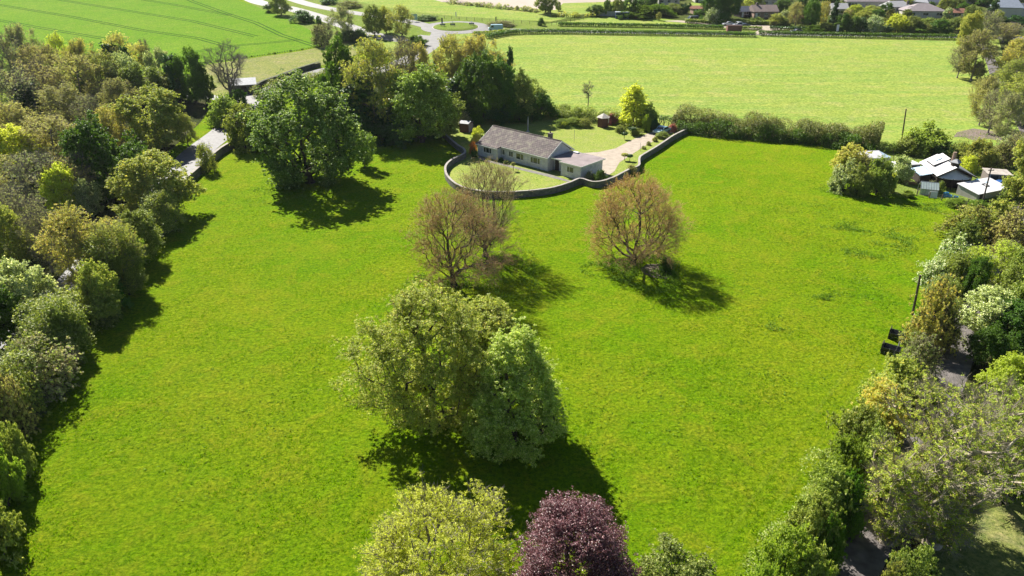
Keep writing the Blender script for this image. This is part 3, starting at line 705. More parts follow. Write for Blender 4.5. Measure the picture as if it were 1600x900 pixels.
# ---------------------------------------------------------------- garden buildings
def garden_shed():
    g = G(718, 206.5); e = empty('garden_shed', g, R(-22), 'small dark red brown garden shed with a pale sloping roof at the tree edge', 'shed')
    MB().box(0, 2.1, 0, 2.4, 0, 1.9).build('wall', REDWOOD, e)
    MB().prism([(-.12, -.15, 1.9), (2.22, -.15, 1.9), (2.22, 1.2, 2.25), (-.12, 1.2, 2.25)], (0, 0, .06)).prism([(-.12, 1.2, 2.25), (2.22, 1.2, 2.25), (2.22, 2.55, 1.9), (-.12, 2.55, 1.9)], (0, 0, .06)).build('roof', LEAD, e)
    MB().box(2.103, 2.14, .2, 2.2, .05, 1.8).build('door', PINKWOOD, e)
garden_shed()
def summerhouse():
    g = G(944.5, 200); e = empty('summerhouse', g, .2, 'hexagonal dark wooden summerhouse with a pale pyramid roof on the back lawn', 'summerhouse')
    m = MB(); m.lathe([(1.25, 0), (1.25, 2.1)], 6, (0, 1.1, 0)); m.build('wall', REDWOOD, e)
    m = MB(); m.lathe([(1.55, 2.08), (1.55, 2.14), (.06, 2.95)], 6, (0, 1.1, 0)); m.build('roof', plain('pale_shingle', (0.46, 0.43, 0.39), .8), e)
    a = R(-30)
    MB().box(1.0, 1.18, .75, 1.45, .9, 1.9).build('window', WHITE, e)
summerhouse()
def white_shed():
    e = empty('white_roofed_shed', (70.4, 113.26, 0), R(-8), 'large black timber shed with a bright white sheet roof, cupola and canopy in the yard', 'shed')
    Wd, Dp, EZ, RZ = 6.0, 8.2, 2.1, 3.65
    m = MB(); m.box(.3, Wd-.3, .9, Dp-.2, 0, EZ); m.prism([(.3, .9, EZ+.001), (Wd-.3, .9, EZ+.001), (Wd*.42, .9, RZ-.15)], (0, Dp-1.2, 0)); m.build('wall', DARKWOOD, e)
    r = MB(); rx = Wd*.42
    r.prism([(-.1, 0, EZ), (rx, 0, RZ), (rx, Dp, RZ), (-.1, Dp, EZ)], (0, 0, .07)); r.build('roof', WHITESHEET, e)
    MB().prism([(Wd+.1, 0, EZ), (rx+.01, 0, RZ), (rx+.01, Dp, RZ), (Wd+.1, Dp, EZ)], (0, 0, .07)).build('roof', GREYMETAL, e)
    t = MB(); t2 = MB(); t.prism([(-.12, -.05, EZ-.12), (rx, -.05, RZ-.12), (rx, -.05, RZ+.09), (-.12, -.05, EZ+.09)], (0, .045, 0)); t2.prism([(Wd+.12, -.05, EZ-.12), (rx, -.05, RZ-.12), (rx, -.05, RZ+.09), (Wd+.12, -.05, EZ+.09)], (0, .045, 0)); t.build('bargeboard', DARKWOOD, e); t2.build('bargeboard', DARKWOOD, e)
    # raised roof panel with skylight
    k = (RZ-EZ)/(rx+.1)
    p = MB(); p.prism([(.5, 3.8, EZ+.45+.6*k), (rx+.35, 3.8, RZ+.45), (rx+.35, 7.2, RZ+.45), (.5, 7.2, EZ+.45+.6*k)], (0, 0, .08)); rp = p.build('raised_roof', WHITESHEET, e)
    MB().prism([(.62, 3.9, EZ+.1), (rx+.2, 3.9, RZ+.09), (rx+.2, 3.9, RZ+.45), (.62, 3.9, EZ+.45+.65*k)], (0, 3.2, 0)).build('upstand', DARKWOOD, e)
    MB().prism([(1.1, 4.9, EZ+.535+1.22*k), (2.0, 4.9, EZ+.535+2.12*k), (2.0, 6.6, EZ+.535+2.12*k), (1.1, 6.6, EZ+.535+1.22*k)], (0, 0, .04)).build('skylight', PALEBLUE, rp)
    # cupola
    cx, cy = rx+.25, 1.5
    MB().box(cx-.5, cx+.5, cy-.5, cy+.5, RZ-.25, RZ+.55).build('cupola', DARKWOOD, e)
    MB().lathe([(1.0, RZ+.55), (1.0, RZ+.6), (.35, RZ+1.0), (.3, RZ+1.05)], 4, (cx, cy, 0)).build('cupola_roof', GREYMETAL, e)
    MB().tube((cx+.1, cy+1.3, RZ-.1), (cx+.1, cy+1.3, RZ+1.9), .3, .26, 10).build('chimney', plain('rusty_flue', (0.32, 0.22, 0.17), .8, var=.3, scale=3), e)
    # curved canopy in front under the gable
    m = MB(); nn = 10; P = []
    for i in range(nn+1):
        a = math.pi * (i/nn); P.append((Wd*.46 - math.cos(a)*2.75, .85 - math.sin(a)*1.7, 1.95))
    ap = (rx, .86, RZ-.35)
    for i in range(nn): m.add([P[i], P[i+1], ap, (P[i][0], P[i][1], P[i][2]-.07), (P[i+1][0], P[i+1][1], P[i+1][2]-.07), (ap[0], ap[1], ap[2]-.07)], [(0,1,2), (5,4,3), (0,3,4,1)])
    m.build('canopy', WHITESHEET, e)
    for x, y in ((.8, -.35), (2.1, -.75), (3.5, -.75), (4.8, -.3)): MB().tube((x, y, 0), (x, y, 1.98), .06).build('post', DARKWOOD, e)
    # lean-to on the left with a bluish roof
    MB().prism([(-2.0, 1.8, 1.55), (-.14, 1.8, 2.0), (-.14, 6.2, 2.0), (-2.0, 6.2, 1.55)], (0, 0, .06)).build('lean_to_roof', PALEBLUE, e)
    MB().box(-1.8, -.2, 2.1, 6.0, 0, 1.5).build('lean_to_wall', DARKWOOD, e)
white_shed()
def caravan_like(name, loc, rz, L, W_, H_, roof, body, label, catg, sky=False, parent=None):
    e = empty(name, loc, rz, label, catg)
    m = MB().box(0, L, 0, W_, .35, H_); m.build('body', body, e, bevel=.12)
    MB().box(-.06, L+.06, -.06, W_+.06, H_-.02, H_+.09).build('roof', roof, e, bevel=.03)
    for x in (L*.4, L*.6):
        for y in (.05, W_-.25): MB().tube((x, y, .33), (x, y+.2, .33), .33, n=14).build('wheel', BLACK, e)
    MB().box(L*.15, L*.4, -.015, -.002, 1.1, 1.7).build('window', GLASS, e); MB().box(L*.6, L*.85, -.015, -.002, 1.1, 1.7).build('window', GLASS, e)
    if sky:
        f = MB(); x, y, s = L*.5, W_*.5, .42
        f.box(x-s, x+s, y-s, y-s+.1, H_+.09, H_+.16); f.box(x-s, x+s, y+s-.1, y+s, H_+.09, H_+.16); f.box(x-s, x-s+.1, y-s+.1, y+s-.1, H_+.09, H_+.16); f.box(x+s-.1, x+s, y-s+.1, y+s-.1, H_+.09, H_+.16)
        h = f.build('roof_hatch', DARKMETAL, e); MB().box(x-s+.1, x+s-.1, y-s+.1, y+s-.1, H_+.09, H_+.13).build('pane', WHITESHEET, h)
    return e
def lean_shed():
    A_ = G(1528.5, 305, 1.0); B_ = G(1580, 292, 1.3); rz = math.atan2(B_.y-A_.y, B_.x-A_.x); L = math.hypot(B_.y-A_.y, B_.x-A_.x)
    e = empty('lean_roofed_shed', (A_.x, A_.y, 0), rz, 'low shed with one white sloping roof and a square dark framed hatch', 'shed')
    D = 3.9; z0, z1 = 1.05, 1.75
    MB().prism([(.15, .2, 0), (.15, D-.2, 0), (.15, D-.2, z1-.06), (.15, .2, z0)], (L-.3, 0, 0)).build('wall', CONCRETE, e)
    MB().prism([(0, 0, z0), (L, 0, z0), (L, D, z1), (0, D, z1)], (0, 0, .06)).build('roof', WHITESHEET, e)
    k = (z1-z0)/D; f = MB(); x0, x1, y0, y1, t = L*.5, L*.5+.85, D*.38, D*.38+.95, .12
    def bar(xa, xb, ya, yb, nm=None): f.prism([(xa, ya, z0+.062+k*ya), (xb, ya, z0+.062+k*ya), (xb, yb, z0+.062+k*yb), (xa, yb, z0+.062+k*yb)], (0, 0, .07))
    bar(x0, x1, y0, y0+t); bar(x0, x1, y1-t, y1); bar(x0, x0+t, y0+t, y1-t); bar(x1-t, x1, y0+t, y1-t)
    f.build('roof_hatch', DARKMETAL, e)
    MB().box(.8, 1.5, .16, .197, .05, z0).build('door', DARKWOOD, e)
lean_shed()
caravan_like('old_van_body', (65.2, 118.6, 0), R(8), 4.2, 2.2, 1.9, WHITESHEET, WHITESHEET, 'rounded white caravan end tucked behind the left of the white roofed shed', 'caravan')
bpy.data.objects['old_van_body'].name = 'touring_caravan'; bpy.data.objects['touring_caravan'].location = (67.3, 120.2, 0)
def flat_shed():
    e = empty('flat_roofed_hut', (79.6, 114.6, 0), R(-16), 'boxy hut with a flat grey felted roof behind the blue tarpaulin', 'hut')
    MB().box(0, 3.4, 0, 3.2, 0, 2.1).build('wall', BRICK, e); MB().box(-.15, 3.55, -.2, 3.35, 2.1, 2.22).build('roof', plain('dusty_felt', (0.40, 0.36, 0.32), .9, var=.25, scale=1.5), e)
    MB().box(.3, 1.5, -.03, -.003, .1, 1.95).build('opening', BLACK, e); MB().box(.05, .28, -.04, -.003, 0, 2.05).build('door', WHITE, e)
    MB().box(1.9, 2.9, -.03, -.003, .9, 1.7).build('window', GLASS, e)
flat_shed()
def tarp():
    e = empty('tarpaulin_stack', (77.0, 111.6, 0), R(4), 'pile of goods under a bright blue tarpaulin before the flat roofed hut', 'tarpaulin')
    rnd = random.Random(5); nx, ny = 14, 8; V = []
    for j in range(ny):
        for i in range(nx):
            u, v = i/(nx-1), j/(ny-1); z = 1.5 * (min(1, 6*min(u, 1-u)) ** .5) * (min(1, 5*min(v, 1-v)) ** .5) + rnd.uniform(-.07, .07)
            V.append((u*5.2, v*2.1, max(z, .02)))
    m = MB(); m.v = V; m.f = [(j*nx+i, j*nx+i+1, (j+1)*nx+i+1, (j+1)*nx+i) for j in range(ny-1) for i in range(nx-1)]
    m.build('sheet', BLUE, e)
    MB().box(-.1, 1.1, .1, 2.0, 1.2, 1.62).build('fold', BLUELT, e, bevel=.1)
tarp()
def small_white():
    e = empty('white_roofed_cabin', (62.6, 124.2, 0), R(6), 'small pale cabin with a white sloping roof half hidden behind the yard bushes', 'cabin')
    MB().box(0, 5.4, 0, 3.6, 0, 2.0).build('wall', GREYMETAL, e)
    MB().prism([(-.2, -.3, 2.0), (4.2, -.3, 2.0), (4.2, 1.9, 2.75), (-.2, 1.9, 2.75)], (0, 0, .07)).build('roof', WHITESHEET, e)
    MB().prism([(-.2, 4.0, 2.05), (4.2, 4.0, 2.05), (4.2, 1.9, 2.76), (-.2, 1.9, 2.76)], (0, 0, .06)).build('roof', WHITESHEET, e)
    MB().prism([(4.24, -.3, 2.05), (5.6, 0, 2.05), (5.6, 3.6, 2.05), (4.24, 1.9, 2.8)], (0, 0, .05)).build('glazing', PALEBLUE, e)
small_white()
def greenhouse():
    g = G(1436.5, 304); e = empty('greenhouse', g, R(-20), 'little greenhouse with glazed sloping roof at the edge of the yard', 'greenhouse')
    W_, D_, ez, rz = 2.6, 2.4, 1.0, 1.9
    f = MB(); nb = 7
    for i in range(nb+1):
        x = W_*i/nb
        f.tube((x, 0, 0), (x, 0, ez), .035, n=4); f.tube((x, 0, ez), (x, D_/2, rz), .035, n=4); f.tube((x, D_, ez), (x, D_/2, rz), .035, n=4); f.tube((x, D_, 0), (x, D_, ez), .035, n=4)
    for y, z in ((0, ez), (D_, ez), (D_/2, rz), (0, .03), (D_, .03)): f.tube((0, y, z), (W_, y, z), .045, n=4)
    f.build('frame', GREYMETAL, e)
    gm = plain('cloudy_glazing', (0.42, 0.52, 0.50), .25, var=.15, spec=.7)
    for nm, pts in (('roof_pane', [(0.03, 0.02, ez), (W_-.03, 0.02, ez), (W_-.03, D_/2, rz), (.03, D_/2, rz)]), ('roof_pane', [(0.03, D_-.02, ez), (W_-.03, D_-.02, ez), (W_-.03, D_/2+.03, rz), (.03, D_/2+.03, rz)])):
        MB().prism(pts, (0, 0, .012)).build(nm, gm, e)
    MB().box(.05, W_-.05, .05, .062, .05, ez-.03).build('wall_pane', gm, e)
greenhouse()
def bench():
    g = G(1397, 285); e = empty('white_table', g, R(-10), 'white topped work table beside the dark yard bushes', 'table')
    MB().box(0, 1.9, 0, 1.1, .85, .95).build('table_top', WHITE, e)
    for x in (.05, 1.75):
        for y in (.05, .95): MB().box(x, x+.1, y, y+.1, 0, .849).build('leg', DARKWOOD, e)
    e = empty('blue_barrel', G(1400, 277), 0, 'blue plastic barrel standing behind the white work table', 'barrel')
    MB().lathe([(.32, 0), (.36, .1), (.38, .45), (.36, .8), (.3, .9)], 14).build('body', BLUELT, e); MB().lathe([(.31, .9), (.31, .94)], 14).build('lid', BLUE, e)
    e = empty('blue_crate_pile', G(1473, 308), R(-15), 'heap of blue crates and sheeting in the grass right of the greenhouse', 'crates')
    for x, y, z, a in ((0, 0, 0, 0), (.75, .1, 0, .2), (.3, .2, .36, .4), (1.5, -.1, 0, -.3)):
        m = MB(); m.box(0, .65, 0, .45, 0, .04)
        for q in ((0, .65, 0, .03), (0, .65, .42, .45), (0, .03, .03, .42), (.62, .65, .03, .42)): m.box(*q, .04, .34)
        o = m.build('crate', BLUELT, e); o.location = (x, y, z); o.rotation_euler = (0, 0, a)
    e = empty('white_water_tank', G(1469, 292), 0, 'pale rounded water butt at the front corner of the white roofed shed', 'water butt')
    MB().lathe([(.4, 0), (.48, .15), (.48, 1.0), (.35, 1.15)], 14).build('body', plain('cream_plastic', (0.62, 0.58, 0.48), .6), e); MB().lathe([(.2, 1.15), (.2, 1.22)], 12).build('lid', CONCRETE, e)
bench()
# ---------------------------------------------------------------- poles and fences
def pole(pb, top, r, label, arm=True, name='telegraph_pole', lean=None):
    g = G(*pb); _, dy, dz = ray(*top); z = CAM_H + g.y*dz/dy - g.z
    xt = (top[0]-800)/F * depth(g.y, g.z + z) - g.x
    e = empty(name, g, 0, label, 'pole')
    MB().tube((0, 0, -.3), (xt, 0, z), r, r*.75, 10).build('post', POLEW, e)
    if arm:
        MB().box(xt*.93-.45, xt*.93+.45, -.05-r, .05-r, z*.93, z*.93+.09).build('crossarm', DARKWOOD, e)
        for s in (-.35, 0, .35): MB().lathe([(.03, 0), (.05, .05), (.04, .14)], 8, (xt*.93+s, -r, z*.93+.091)).build('insulator', GREYMETAL, e)
    return e
pole((1408,226), (1416,170), .15, 'tall telegraph pole leaning right at the far field edge behind the hedge', False)
pole((1534,322), (1549,262), .12, 'dark pole standing in front of the low white roofed shed and blue tarpaulin', True)
pole((1426,492), (1438,430), .14, 'short weathered pole at the edge of the yellowish hedgerow bush', False)
pole((1458,245), (1461,220), .05, 'thin pale mast behind the roof of the white roofed shed', False, 'mast')
pole((1397,255), (1396,234), .04, 'thin upright stick beside the white roofed cabin', False, 'mast')
def washing():
    for px, py, ty, lb in ((897, 222, 203, 'thin washing line post in the middle of the back lawn'), (1000, 236, 223, 'slim white marker post on the grass between the drive and straight wall')):
        g = G(px, py); _, dy, dz = ray(px, ty); z = CAM_H + g.y*dz/dy
        e = empty('post', g, 0, lb, 'post'); e.name = 'washing_line_post' if px < 950 else 'marker_post'
        MB().tube((0, 0, 0), (0, 0, z), .035, n=6).build('shaft', GREYMETAL, e); MB().lathe([(.05, z), (.02, z+.06)], 6).build('cap', WHITE, e)
washing()
def field_fence(pix, spacing, label, h=1.15, col=None, smooth=False, wires=3):
    P = [Vector((g.x, g.y, 0)) for g in (G(*q) for q in pix)]
    e = empty('post_and_wire_fence', (P[0].x, P[0].y, T(0, P[0].y)), 0, label, 'fence'); o0 = e.location
    pts = []; acc = 0
    for a, b in zip(P, P[1:]):
        L = (b-a).length; t = acc
        while t < L: pts.append(a.lerp(b, t/L)); t += spacing
        acc = t - L
    pm = None; W_ = MB()
    for i, p in enumerate(pts[:100]):
        z = T(p.x, p.y)
        if pm is None:
            o = MB().box(-.06, .06, -.06, .06, -.2, h).build('post', col or POLEW, e); pm = o.data
        else: o = link('post', pm, None, e)
        o.location = (p.x-o0.x, p.y-o0.y, z-o0.z)
    for a, b in zip(pts[:100], pts[1:100]):
        for k in range(wires):
            zz = h * (.35 + .28*k); W_.tube((a.x-o0.x, a.y-o0.y, T(0, a.y)-o0.z+zz), (b.x-o0.x, b.y-o0.y, T(0, b.y)-o0.z+zz), .008, n=3)
    W_.build('wire', GREYMETAL, e)
    return e
field_fence([(600,18),(648,26),(720,31),(800,36),(860,39.5)], 3.2, 'post and wire fence along the field edge behind the roundabout')
field_fence([(862,40),(880,37),(915,30)], 2.6, 'short post and wire fence climbing beside the paddock')
field_fence([(1425,505),(1380,590),(1330,690),(1270,790),(1205,895)], 3.6, 'thin wire fence on slim stakes along the pasture side of the right hedgerow', h=1.1, col=GREYMETAL)
field_fence([(1432,306),(1470,313),(1500,318),(1535,325)], 1.8, 'rickety stake fence along the lower edge of the yard', h=1.0)
def hurdle(pa, pb, label, h):
    a = G(*pa); b = G(*pb); L = (b-a).length; e = empty('feed_trough', a, math.atan2(b.y-a.y, b.x-a.x), label, 'trough')
    m = MB(); m.prism([(0, 0, .35), (0, .75, .35), (0, .95, .35+h), (0, -.2, .35+h)], (.05, 0, 0)); m.prism([(L-.05, 0, .35), (L-.05, .75, .35), (L-.05, .95, .35+h), (L-.05, -.2, .35+h)], (.05, 0, 0))
    m.prism([(.05, 0, .35), (.05, -.2, .35+h), (.05, -.16, .35+h), (.05, .04, .39)], (L-.1, 0, 0)); m.prism([(.05, .75, .35), (.05, .95, .35+h), (.05, .91, .35+h), (.05, .71, .39)], (L-.1, 0, 0))
    m.box(.05, L-.05, .045, .705, .35, .39); m.build('trough_body', DARKMETAL, e)
    m = MB(); m.box(-.08, -.01, -.1, .85, 0, 1.15); m.build('end_panel', DARKWOOD, e)
    for x in (.25, L-.3):
        for y in (.1, .6): MB().box(x, x+.07, y, y+.07, 0, .348).build('leg', GREYMETAL, e)
    MB().box(L*.42, L*.42+.06, -.24, -.2, .3, .4+h).build('rib', GREYMETAL, e)
hurdle((1388,529), (1423,539), 'upper of two dark metal feed troughs at the right edge of the pasture', .45)
hurdle((1376,552), (1403,560), 'lower of two dark metal feed troughs at the right edge of the pasture', .5)
# ---------------------------------------------------------------- trees with a place of their own (near ones grown one by one)
def hero(key, name, loc, label, leaf, bark, catg='tree', group=None, rz=0.0, **kw):
    proto(key, **kw); return plant(name, key, loc, kw['H_'], kw['R_'], leaf, bark, label, catg, group, rz)
def sp(x, yt, yb, w_, dh=1.0):
    p, h, r = spot(x, yt, yb, w_); return p, h * dh, r
# lone tree with fine reddish twigs
p, h, r = sp(995, 277, 414, 146)
hero('lone', 'chestnut_tree', p, 'lone round tree with fine reddish brown budding twigs in the middle of the pasture', LM['redbud'], BARK, twigcrown=True, seed=101, R_=r*1.02, H_=h, zb=1.5, prof='mush',
     lumps=340, N_=2700, bf=.5, tr=.33, nleaf=2.4, lsize=.08, spread=.05, shell=.45, amp=.10, twigs=6, twiglen=.7, twigr=.0085, leafend=True, lumpr=.085, minr=.011)
p, h, r = sp(706, 300, 447, 142)
hero('pair', 'chestnut_tree', p, 'leaning orange brown budding tree just above the big olive clump', LM['redbud'], BARK, twigcrown=True, seed=103, R_=r*1.08, H_=h, zb=2.0, prof='mush',
     lumps=220, N_=2000, bf=.5, tr=.33, nleaf=2.8, lsize=.085, spread=.06, shell=.35, amp=.34, twigs=5, twiglen=.75, twigr=.0085, leafend=True, lumpr=.1, minr=.011, lean=-.03)
p, h, r = sp(757, 248, 400, 118)
hero('pairb', 'chestnut_tree', p, 'grey brown thin twigged tree standing before the curved garden wall', LM['tanbud'], BARK, twigcrown=True, seed=105, R_=r, H_=h*.98, zb=2.2, prof='tall',
     lumps=240, N_=1700, bf=.7, tr=.3, nleaf=1.6, lsize=.09, spread=.06, shell=.35, amp=.25, twigs=6, twiglen=.8, twigr=.0085, leafend=True, lumpr=.11, minr=.011)
# big spreading tree, crown to the ground
p, h, r = sp(471, 106, 285, 182)
hero('biglime', 'spreading_tree', p, 'huge spreading green tree with foliage down to the pasture left of the copse', LM['lime'], BARK, seed=111, R_=r*.96, H_=h*.97, zb=.5, prof='tall',
     lumps=200, N_=1700, bf=.4, tr=.6, nleaf=75, lsize=.25, spread=.40, shell=.45, amp=.16, lumpr=.085)
p, h, r = sp(567, 204, 262, 34)
plant('young_tree', 'dense_a', p, h, r, LM['sycamore'], BARK, 'small bright green tree just right of the huge spreading tree', 'tree')
# olive clump and the teardrop tree in the foreground
p, h, r = sp(668, 446, 662, 206)
hero('olivea', 'broadleaf_tree', p, 'big olive green tree on the left of the central pasture clump', LM['nearolive'], BARK, seed=121, R_=r*1.0, H_=h*.98, zb=1.0, prof='round',
     lumps=170, N_=1300, bf=.4, tr=.4, nleaf=85, lsize=.12, spread=.30, shell=.4, amp=.24, twigs=3, twiglen=.6, lumpr=.085)
p, h, r = sp(758, 466, 606, 120)
hero('oliveb', 'broadleaf_tree', p, 'olive green tree behind the teardrop shaped tree in the same clump', LM['nearolive'], BARK, seed=123, R_=r, H_=h*.97, zb=1.2, prof='round',
     lumps=120, N_=900, bf=.4, tr=.32, nleaf=62, lsize=.145, spread=.30, shell=.4, amp=.2, twigs=3, twiglen=.6, lumpr=.09)
p, h, r = sp(802, 497, 686, 178)
hero('teardrop', 'hornbeam_tree', p, 'dense teardrop shaped tree with pale green rim in the pasture clump', LM['pale'], BARK, seed=125, R_=r*1.04, H_=h, zb=.5, prof='teardrop',
     lumps=260, N_=1300, bf=.4, tr=.32, nleaf=105, lsize=.115, spread=.24, shell=.6, amp=.13, lumpr=.07, leafout=.1)
# along the bottom edge of the photo
p, h, r = sp(680, 790, 1020, 285)
hero('yellowb', 'maple_tree', p, 'yellow green tree in young leaf at the bottom edge, left of the purple one', LM['yellow'], BARKGREY, seed=131, R_=r, H_=h*.965, zb=3.0, prof='round',
     lumps=260, N_=2600, bf=.45, tr=.28, nleaf=55, lsize=.068, spread=.2, shell=.4, amp=.16, twigs=4, twiglen=.5, twigr=.010, lumpr=.07)
p, h, r = sp(890, 772, 1010, 186)
hero('copper', 'copper_beech', p, 'dark purple leaved tree at the bottom edge of the photo', LM['copper'], BARK, seed=133, R_=r, H_=h*.965, zb=1.5, prof='tall',
     lumps=150, N_=1500, bf=.4, tr=.25, nleaf=120, lsize=.07, spread=.24, shell=.5, amp=.2, lumpr=.1, leafout=.12)
p, h, r = sp(1042, 846, 985, 110)
hero('bottomb', 'young_tree', p, 'small mid green tree poking up at the bottom right of the purple one', LM['hedge'], BARK, seed=135, R_=r, H_=h, zb=.6, prof='tall',
     lumps=60, N_=420, bf=.4, tr=.14, nleaf=60, lsize=.11, spread=.22, shell=.5, amp=.24, lumpr=.13)
# grey limbed willows at the lower right
for i, (x, yt, yb, w_, sd, lb) in enumerate([
    (1488, 604, 815, 190, 141, 'largest silvery limbed willow in thin young leaf beside the track'),
    (1585, 604, 770, 150, 143, 'silvery limbed willow at the right photo edge above the side lawn'),
    (1412, 690, 845, 110, 145, 'twiggy willow leaning over the track just left of the largest willow'),
    (1478, 745, 850, 100, 147, 'low sprawling willow with bare pale limbs above the side lawn')]):
    p, h, r = sp(x, yt, yb, w_)
    hero('willow%d' % i, 'willow_tree', p, lb, LM['willow'], BARKWHITE, group='pale limbed willows beside the track', seed=sd, R_=r, H_=h, zb=.9, prof=('vase', 'round')[i % 2],
         lumps=80, N_=620, bf=.5, tr=.42, nleaf=42, lsize=.092, spread=.28, shell=.3, amp=.3, twigs=7, twiglen=.8, twigr=.012, lumpr=.085, minr=.028, lean=(.05, -.05, -.08, .1)[i])
# bare tree by the lane
p, h, r = sp(354, 66, 158, 62)
hero('bare', 'bare_tree', p, 'leafless grey limbed tree beside the little lane barn', None, BARKGREY, seed=151, R_=r*1.0, H_=h, zb=3.5, prof='vase', lumps=90, N_=650, bf=.4, tr=.5, nleaf=0,
     shell=.45, amp=.25, twigs=7, twiglen=1.1, twigr=.014, lumpr=.11, minr=.024)
p, h, r = sp(919, 131, 180, 15)
proto('stubtree', seed=155, R_=1.3, H_=5.5, zb=3.6, prof='round', lumps=26, N_=90, bf=.3, tr=.1, nleaf=2, lsize=.2, spread=.2, shell=.6, twigs=4, twiglen=.6, twigr=.02, minr=.03)
plant('pruned_tree', 'stubtree', p, h, r*1.2, LM['grey'], BARKGREY, 'thin bare trunked tree with a tuft of twigs at its top behind the back lawn', 'tree')

KIND = {
 'dark': (('dense_a', 'dense_b', 'dense_c'), 'dark', BARK, 'dark green'), 'green': (('dense_b', 'dense_c', 'dense_a'), 'sycamore', BARK, 'bright green'),
 'mid': (('dense_c', 'dense_a', 'dense_b'), 'hedge', BARK, 'mid green'), 'olive': (('open_a', 'open_b', 'dense_a'), 'olive', BARKGREY, 'olive green'),
 'gold': (('open_a', 'open_b', 'open_c'), 'gold', BARKGREY, 'golden leaved'), 'brown': (('open_b', 'airy_a', 'open_c'), 'brown', BARKGREY, 'brownish budding'),
 'grey': (('airy_a', 'airy_b', 'open_c'), 'grey', BARKGREY, 'grey twiggy'), 'ivy': (('column_a',), 'ivy', BARK, 'ivy clad'), 'spire': (('spire_a',), 'ivy', BARK, 'dark conical'),
 'silver': (('dense_b', 'dense_a'), 'silver', BARKGREY, 'silvery green'), 'yellow': (('open_a', 'dense_a'), 'yellow', BARKGREY, 'yellow green'), 'blossom': (('dense_c',), 'blossom', BARK, 'white blossoming'),
}
SHR = {
 'hedge': (('shrub_a', 'shrub_b', 'shrub_c'), 'hedge'), 'dark': (('shrub_b', 'shrub_c', 'shrub_a'), 'dark'), 'olive': (('bush_a', 'shrub_a', 'bush_b'), 'olive'), 'grey': (('bush_a', 'bush_b'), 'grey'),
 'brown': (('bush_b', 'bush_a'), 'brown'), 'silver': (('shrub_a', 'shrub_c'), 'silver'), 'blossom': (('shrub_b', 'shrub_c'), 'blossom'), 'green': (('shrub_c', 'shrub_a'), 'sycamore'), 'bright': (('shrub_a', 'shrub_b'), 'bright'),
 'gold': (('bush_a', 'shrub_b'), 'gold'), 'yellow': (('shrub_c', 'shrub_b'), 'yellow'), 'pink': (('shrub_a',), 'pink'), 'orange': (('shrub_b',), 'orange'), 'ivy': (('shrub_c', 'shrub_a'), 'ivy'), 'weed': (('shrub_a',), 'weed'),
}
cnt = 0
def trees(group, rows, fat=1.0):
    global cnt
    for (k, x, yt, yb, w_, lb) in rows:
        keys, lm, bk, _ = KIND[k]; p, h, r = spot(x, yt, yb, w_); cnt += 1
        nm = {'spire': 'conifer_tree', 'ivy': 'ivy_clad_tree', 'grey': 'twiggy_tree', 'blossom': 'blossom_tree'}.get(k, 'broadleaf_tree')
        plant(nm, keys[cnt % len(keys)], p, h, r * fat, LM[lm], bk, lb, 'tree', group)
def shrubs(group, rows, fat=1.05, name='bush'):
    global cnt
    for (k, x, yt, yb, w_, lb) in rows:
        keys, lm = SHR[k]; p, h, r = spot(x, yt, yb, w_); cnt += 1
        plant(name, keys[cnt % len(keys)], p, h, r * fat, LM[lm], BARK, lb, 'shrub' if name != 'flower' else 'flower', group, crown='foliage', stem='stems')

